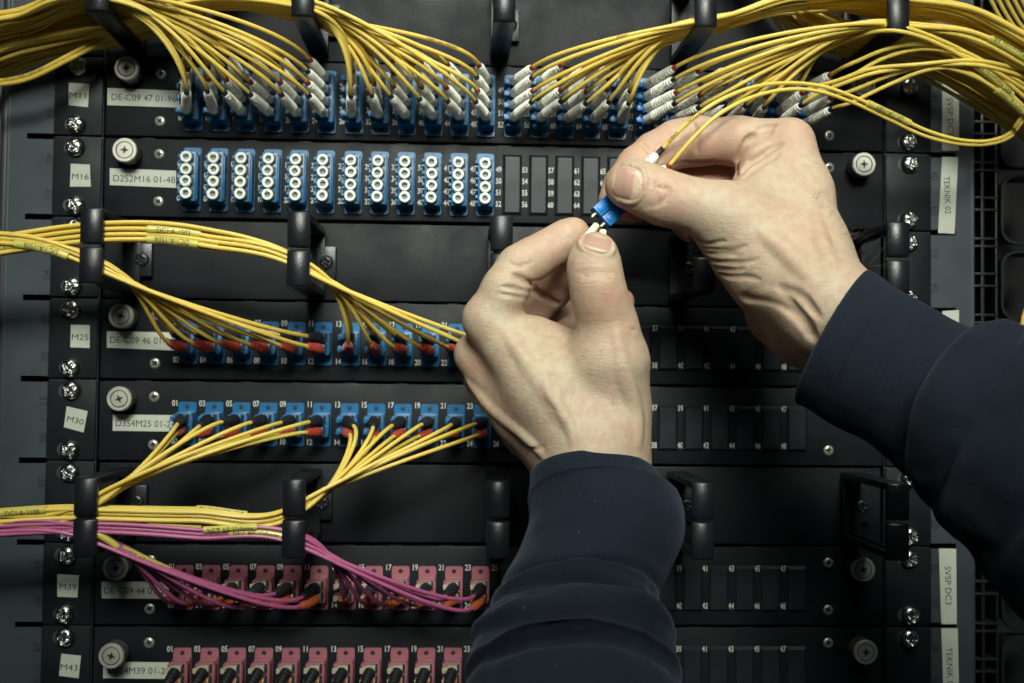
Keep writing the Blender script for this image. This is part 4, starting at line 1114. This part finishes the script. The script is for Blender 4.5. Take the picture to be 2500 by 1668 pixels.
def nail(F, c, a, s, na=22, lift=.42):
    """c centre, a half-axis to the cuticle (px), s half-axis across (px)"""
    c, a, s = map(lambda v: np.array(v, float), (c, a, s)); V = []; UV = []; Fc = []
    for i in range(na + 1):
        for j in range(na + 1):
            u, v = -1 + 2 * i / na, -1 + 2 * j / na
            # square-to-superellipse
            m_ = max(abs(u), abs(v)) + 1e-9; L = max(1e-6, (abs(u / m_)**2.9 + abs(v / m_)**2.9))**(1 / 2.9) if m_ > 1e-8 else 1.0; U_, V_ = u / L, v / L
            p = F.surf(*(c + a * U_ + s * V_)); edge = max(abs(u), abs(v))
            lf = lift * (1 - .55 * max(0, edge - .86) / .14 * (1 if u > -.5 else .1)) 
            n_dir = unit(CAM_T - p); V.append(p + n_dir * lf); UV.append(((U_ + 1) / 2, (V_ + 1) / 2))
    for i in range(na):
        for j in range(na):
            k0 = i * (na + 1) + j; Fc.append((k0, k0 + na + 1, k0 + na + 2, k0 + 1))
    V = np.array(V).reshape(na + 1, na + 1, 3)
    for _ in range(3):                                     # relax so that the plate is smooth
        W = V.copy(); W[1:-1, 1:-1] = (V[:-2, 1:-1] + V[2:, 1:-1] + V[1:-1, :-2] + V[1:-1, 2:] + 2 * V[1:-1, 1:-1]) / 6; V = W
    V = V.reshape(-1, 3)
    # rim going into the skin
    rim = [j for j in range(na + 1)] + [(i) * (na + 1) + na for i in range(1, na + 1)] + [na * (na + 1) + j for j in range(na - 1, -1, -1)] + [i * (na + 1) for i in range(na - 1, 0, -1)]
    n0 = len(V); vd = unit(CAM_T - V.mean(axis=0)); R_ = np.array([V[r_] - vd * 1.6 for r_ in rim]); V = np.concatenate([V, R_]); UV += [UV[r_] for r_ in rim]
    for q in range(len(rim)): Fc.append((rim[q], rim[(q + 1) % len(rim)], n0 + (q + 1) % len(rim), n0 + q))
    o = link('fingernail', V, Fc, nm_, body, True, 50, uv=UV)
    b_ = bmesh.new(); b_.from_mesh(o.data); bmesh.ops.recalc_face_normals(b_, faces=b_.faces); b_.to_mesh(o.data); b_.free()
nail(FR, *NR)
nail(FL, *NL)

# ---------------- fine hairs on the wrist
hb = MB(); hb2 = MB()
for q in range(44):
    t = random.random(); e0 = np.array([1940 + 150 * t, 470 + 190 * t]) if q < 34 else np.array([1310 + 220 * t, 1000 + rj(60)])
    if q < 34:
        x = e0[0] + 62 - 10 * rj(1) ; y = e0[1] - 8 + rj(10); p = FR.surf(x - 14 - abs(rj(14)), y + 6)
        end = p + V3(4 + rj(2.5), 3 + rj(4), 1 + rj(2)) * (.7 + .6 * random.random() + (1.2 if t > .8 else 0)); F_ = FR
    else:
        p = FL.surf(e0[0], e0[1]); end = p + V3(rj(2), -3 + rj(1.5), 1.2)
    midp = (p + end) / 2 + V3(rj(1.2), rj(1.2), 1)
    tube(hb if q < 34 else hb2, catmull([p - V3(0, 0, .2), midp, end], 4), [.05, .05, .048, .045, .04, .036, .03, .025, .02][:9], 4)
hb.build('arm_hair', mat('brown_hair', (.10, .06, .035), .5), body, angle=0); hb2.build('arm_hair', mat('brown_hair', (.10, .06, .035), .5), body, angle=0)

# ---------------- sleeves
def cloth_mat():
    M = bpy.data.materials.new('navy_sweatshirt_fabric'); M.use_nodes = True; n = M.node_tree.nodes; l = M.node_tree.links; b = n['Principled BSDF']
    tc = n.new('ShaderNodeTexCoord'); uv = n.new('ShaderNodeUVMap')
    t = n.new('ShaderNodeTexNoise'); t.inputs['Scale'].default_value = 45; t.inputs['Detail'].default_value = 6; t.inputs['Roughness'].default_value = .7; l.new(tc.outputs['Object'], t.inputs['Vector'])
    mx = n.new('ShaderNodeMix'); mx.data_type = 'RGBA'; mx.inputs[6].default_value = (.0050, .0075, .0135, 1); mx.inputs[7].default_value = (.0092, .0135, .0230, 1); l.new(t.outputs['Fac'], mx.inputs[0])
    sp = n.new('ShaderNodeTexNoise'); sp.inputs['Scale'].default_value = 1800; sp.inputs['Detail'].default_value = 2; l.new(tc.outputs['Object'], sp.inputs['Vector'])
    rr = n.new('ShaderNodeMapRange'); rr.inputs['From Min'].default_value = .35; rr.inputs['From Max'].default_value = .8; rr.inputs['To Max'].default_value = .55; l.new(sp.outputs['Fac'], rr.inputs[0])
    m2 = n.new('ShaderNodeMix'); m2.data_type = 'RGBA'; l.new(rr.outputs[0], m2.inputs[0]); l.new(mx.outputs[2], m2.inputs[6]); m2.inputs[7].default_value = (.013, .019, .030, 1)
    l.new(m2.outputs[2], b.inputs['Base Color'])
    b.inputs['Roughness'].default_value = .9; b.inputs['Specular IOR Level'].default_value = .15; b.inputs['Sheen Weight'].default_value = .10; b.inputs['Sheen Roughness'].default_value = .45; b.inputs['Sheen Tint'].default_value = (.55, .65, .85, 1)
    # knitted ribs along the sleeve (cuff only: v below 1), fine weave elsewhere
    sx = n.new('ShaderNodeSeparateXYZ'); l.new(uv.outputs[0], sx.inputs[0])
    ms = n.new('ShaderNodeMath'); ms.operation = 'MULTIPLY'; ms.inputs[1].default_value = 2 * math.pi * 170; l.new(sx.outputs['X'], ms.inputs[0])
    sn = n.new('ShaderNodeMath'); sn.operation = 'SINE'; l.new(ms.outputs[0], sn.inputs[0])
    cuff = n.new('ShaderNodeMath'); cuff.operation = 'LESS_THAN'; cuff.inputs[1].default_value = 1.0; l.new(sx.outputs['Y'], cuff.inputs[0])
    mm_ = n.new('ShaderNodeMath'); mm_.operation = 'MULTIPLY'; l.new(sn.outputs[0], mm_.inputs[0]); l.new(cuff.outputs[0], mm_.inputs[1])
    bp = n.new('ShaderNodeBump'); bp.inputs['Strength'].default_value = .3; bp.inputs['Distance'].default_value = .0002; l.new(mm_.outputs[0], bp.inputs['Height'])
    b2 = n.new('ShaderNodeBump'); b2.inputs['Strength'].default_value = .6; b2.inputs['Distance'].default_value = .0004; l.new(sp.outputs['Fac'], b2.inputs['Height']); l.new(bp.outputs[0], b2.inputs['Normal'])
    b3 = n.new('ShaderNodeBump'); b3.inputs['Strength'].default_value = .5; b3.inputs['Distance'].default_value = .0015; l.new(t.outputs['Fac'], b3.inputs['Height']); l.new(b2.outputs[0], b3.inputs['Normal'])
    l.new(b3.outputs[0], b.inputs['Normal']); return M
CLOTH = cloth_mat()
def sleeve(rings, tilt, seam, folds, nseg=96, per=9, deepf=.92):
    """rings: (Px,Py, Qx,Qy, d) outline pairs; loft with folds. folds: (position, phase, wobble, width, height)"""
    C = []; A = []
    for px, py, qx, qy, d in rings:
        a = at(px, py, d); q = at(qx, qy, d); C.append((a + q) / 2); A.append((q - a) / 2)
    n0 = len(rings); ts = np.arange(n0)
    fine_t = np.linspace(0, n0 - 1, (n0 - 1) * per + 1)
    def interp(P):
        Q = catmull(P, per); return Q
    C = interp(C); A = interp(A)
    ax_ = np.gradient(C, axis=0); ax_ /= np.linalg.norm(ax_, axis=1)[:, None]
    L = arclen(C)
    V = []; UV = []; F = []
    for i in range(len(C)):
        a = A[i]; r = np.linalg.norm(a); u = a / r; w_ = ax_[i]
        b = np.cross(w_, u); b = b if b[2] > 0 else -b; b = unit(b)
        b = unit(b - w_ * math.tan(tilt) * np.interp(fine_t[i], [0, 2, n0], [1, .6, .6]))
        for j in range(nseg):
            th = 2 * math.pi * j / nseg
            h = 0
            for (pos, ph, wob, wid, hgt) in folds:
                p_ = pos + wob * math.cos(th - ph) + .12 * wob * math.sin(3 * th + ph)
                h += hgt * math.exp(-((fine_t[i] - p_) / wid)**2)
            h *= .3 + 1.75 * max(0, math.sin(th))**1.5 * (.65 + .35 * math.sin(2.3 * th + 1.9 * fine_t[i]))
            pc = C[i] + u * math.cos(th) * r + b * math.sin(th) * r; kc = 1.0 if fine_t[i] > seam else .35
            h += kc * (1.9 * mnoise.noise(Vector(pc / 21.0)) + 1.0 * mnoise.noise(Vector(pc / 9.0))) * min(1, fine_t[i])
            rr = 1 + h / r
            V.append(C[i] + (u * math.cos(th) * r + b * math.sin(th) * r * deepf) * rr)
            UV.append((j / nseg, fine_t[i] / seam))
    n_ = len(C)
    for i in range(n_ - 1):
        for j in range(nseg): F.append((i * nseg + j, i * nseg + (j + 1) % nseg, (i + 1) * nseg + (j + 1) % nseg, (i + 1) * nseg + j))
    # rolled rim at the opening, turned inwards
    b0 = len(V); V0 = np.array(V[:nseg]); c0 = V0.mean(axis=0)
    for (s_, off) in ((.985, -.9), (.955, -1.1), (.93, .2), (.90, 16)):
        for j in range(nseg): V.append(tuple(c0 + (V0[j] - c0) * s_ + ax_[0] * off)); UV.append((j / nseg, .01))
    prev = list(range(nseg))
    for q in range(4):
        cur = [b0 + q * nseg + j for j in range(nseg)]
        for j in range(nseg): F.append((prev[j], cur[j], cur[(j + 1) % nseg], prev[(j + 1) % nseg]))
        prev = cur
    V = np.array([tuple(v) for v in V])
    o = link('sleeve', V, F, CLOTH, shirt, True, 0, uv=UV)
    b_ = bmesh.new(); b_.from_mesh(o.data); bmesh.ops.recalc_face_normals(b_, faces=b_.faces); b_.to_mesh(o.data); b_.free()
    return o, C, A, ax_, fine_t
shirt = bpy.data.objects.new('sweatshirt', None); COL.objects.link(shirt); shirt.parent = person
SL = sleeve([(1294, 1170, 1610, 1170, 124), (1287, 1222, 1655, 1222, 126), (1289, 1275, 1668, 1275, 130), (1268, 1340, 1660, 1340, 135), (1225, 1425, 1622, 1425, 142), (1196, 1492, 1606, 1492, 148),
        (1162, 1560, 1634, 1560, 156), (1142, 1625, 1650, 1625, 164), (1126, 1700, 1662, 1700, 172), (1100, 1820, 1700, 1820, 188), (1060, 2000, 1760, 2000, 215), (1000, 2300, 1850, 2300, 260)],
       .36, 4.45, [(4.35, 1.4, .35, .22, -2.4), (4.75, 1.6, .4, .28, 1.8), (5.55, 1.0, .6, .26, -4.6), (6.2, 1.6, .7, .30, 4.2), (6.75, 1.1, .7, .22, -4.4), (7.35, 1.7, .6, .32, 3.6), (7.9, 1.2, .5, .25, -3.6), (.1, 1.5, 0, .15, .4)])
SR_ = sleeve([(2128, 664, 1944, 985, 138), (2164, 688, 1978, 1002, 145), (2215, 722, 2030, 1035, 152), (2300, 770, 2110, 1075, 160), (2378, 808, 2175, 1128, 168), (2440, 822, 2228, 1178, 176),
        (2478, 800, 2250, 1215, 182), (2530, 800, 2278, 1262, 188), (2600, 830, 2330, 1320, 196), (2700, 900, 2410, 1410, 206), (2850, 1000, 2510, 1530, 222), (3050, 1150, 2680, 1720, 245)],
       -.52, 4.9, [(5.15, 1.4, .15, .16, -2.2), (5.75, 1.5, .2, .35, 2.6), (6.6, 1.2, .4, .28, -3.2), (7.4, 1.6, .4, .45, 2.6), (8.4, 1.5, .3, .3, -2.6), (.1, 1.5, 0, .15, .4)])
# double row of stitches along the right sleeve seam
def stitches(S, tpos):
    o, C, A, ax_, ft = S; me_ = o.data; nseg = 96; q = MB()
    for off in (-.12, .14):
        i = int(round((tpos + off) * 9)); ring = [np.array((me_.vertices[i * nseg + j].co.x, me_.vertices[i * nseg + j].co.z, -me_.vertices[i * nseg + j].co.y)) / MM for j in range(nseg)]
        cen = np.mean(ring, axis=0)
        for j in range(nseg):
            for h in (0.1, .6):
                a = ring[j] * (1 - h) + ring[(j + 1) % nseg] * h; b_ = ring[j] * (1 - h - .3) + ring[(j + 1) % nseg] * (h + .3)
                o1 = unit(a - cen) * .25
                tube(q, [a + o1, (a + b_) / 2 + o1 * 1.6, b_ + o1], .28, 5)
    q.build('stitching', mat('navy_thread', (.03, .037, .052), .7), o)
stitches(SR_, 4.85)
def lint(S, n, seed):
    o, C, A, ax_, ft = S; rnd = random.Random(seed); me_ = o.data; q = MB()
    for _ in range(n):
        i = rnd.randrange(3, len(C) - 12); j = rnd.randrange(8, 40); v = me_.vertices[i * 96 + j].co; nn = me_.vertices[i * 96 + j].normal
        p = np.array((v.x, v.z, -v.y)) / MM; n_ = np.array((nn.x, nn.z, -nn.y)); dr = unit(V3(rnd.uniform(-1, 1), rnd.uniform(-1, 1), rnd.uniform(-.3, .3)))
        p = p + n_ * .25; L_ = rnd.uniform(.12, .45)
        tube(q, [p - dr * L_, p + n_ * .15, p + dr * L_ * .8 + V3(0, .2, 0)], rnd.uniform(.05, .10), 4)
    tag_ = q.build('lint', mat('pale_lint', (.30, .32, .34), .9), o, angle=0); tag_['kind'] = 'stuff'
lint(SL, 12, 3); lint(SR_, 16, 5)
# ---------------- white caps held by the left fingers
for q, (a, b_, r_, lab) in enumerate((((1430, 582, 118), (1456, 551, 112), 1.75, 'small cream dust cap tilted between the left thumb and forefinger tips'), ((1470, 600, 114), (1472, 563, 112), 1.7, 'small cream dust cap standing behind the left thumb nail'))):
    A_, B_ = at(*a), at(*b_); u = unit(B_ - A_); L = np.linalg.norm(B_ - A_)
    mb = MB(); mb.lathe(A_, u, [(0, r_ * .9), (.3, r_), (L - .2, r_), (L, r_ * .93), (L, r_ * .55), (L - 1.5, r_ * .5)], 20)
    o = mb.build('dust_cap', mat('cream_cap_plastic', (.70, .66, .52), .42, 0, .05, 200), None); tag(o, lab, 'dust cap')
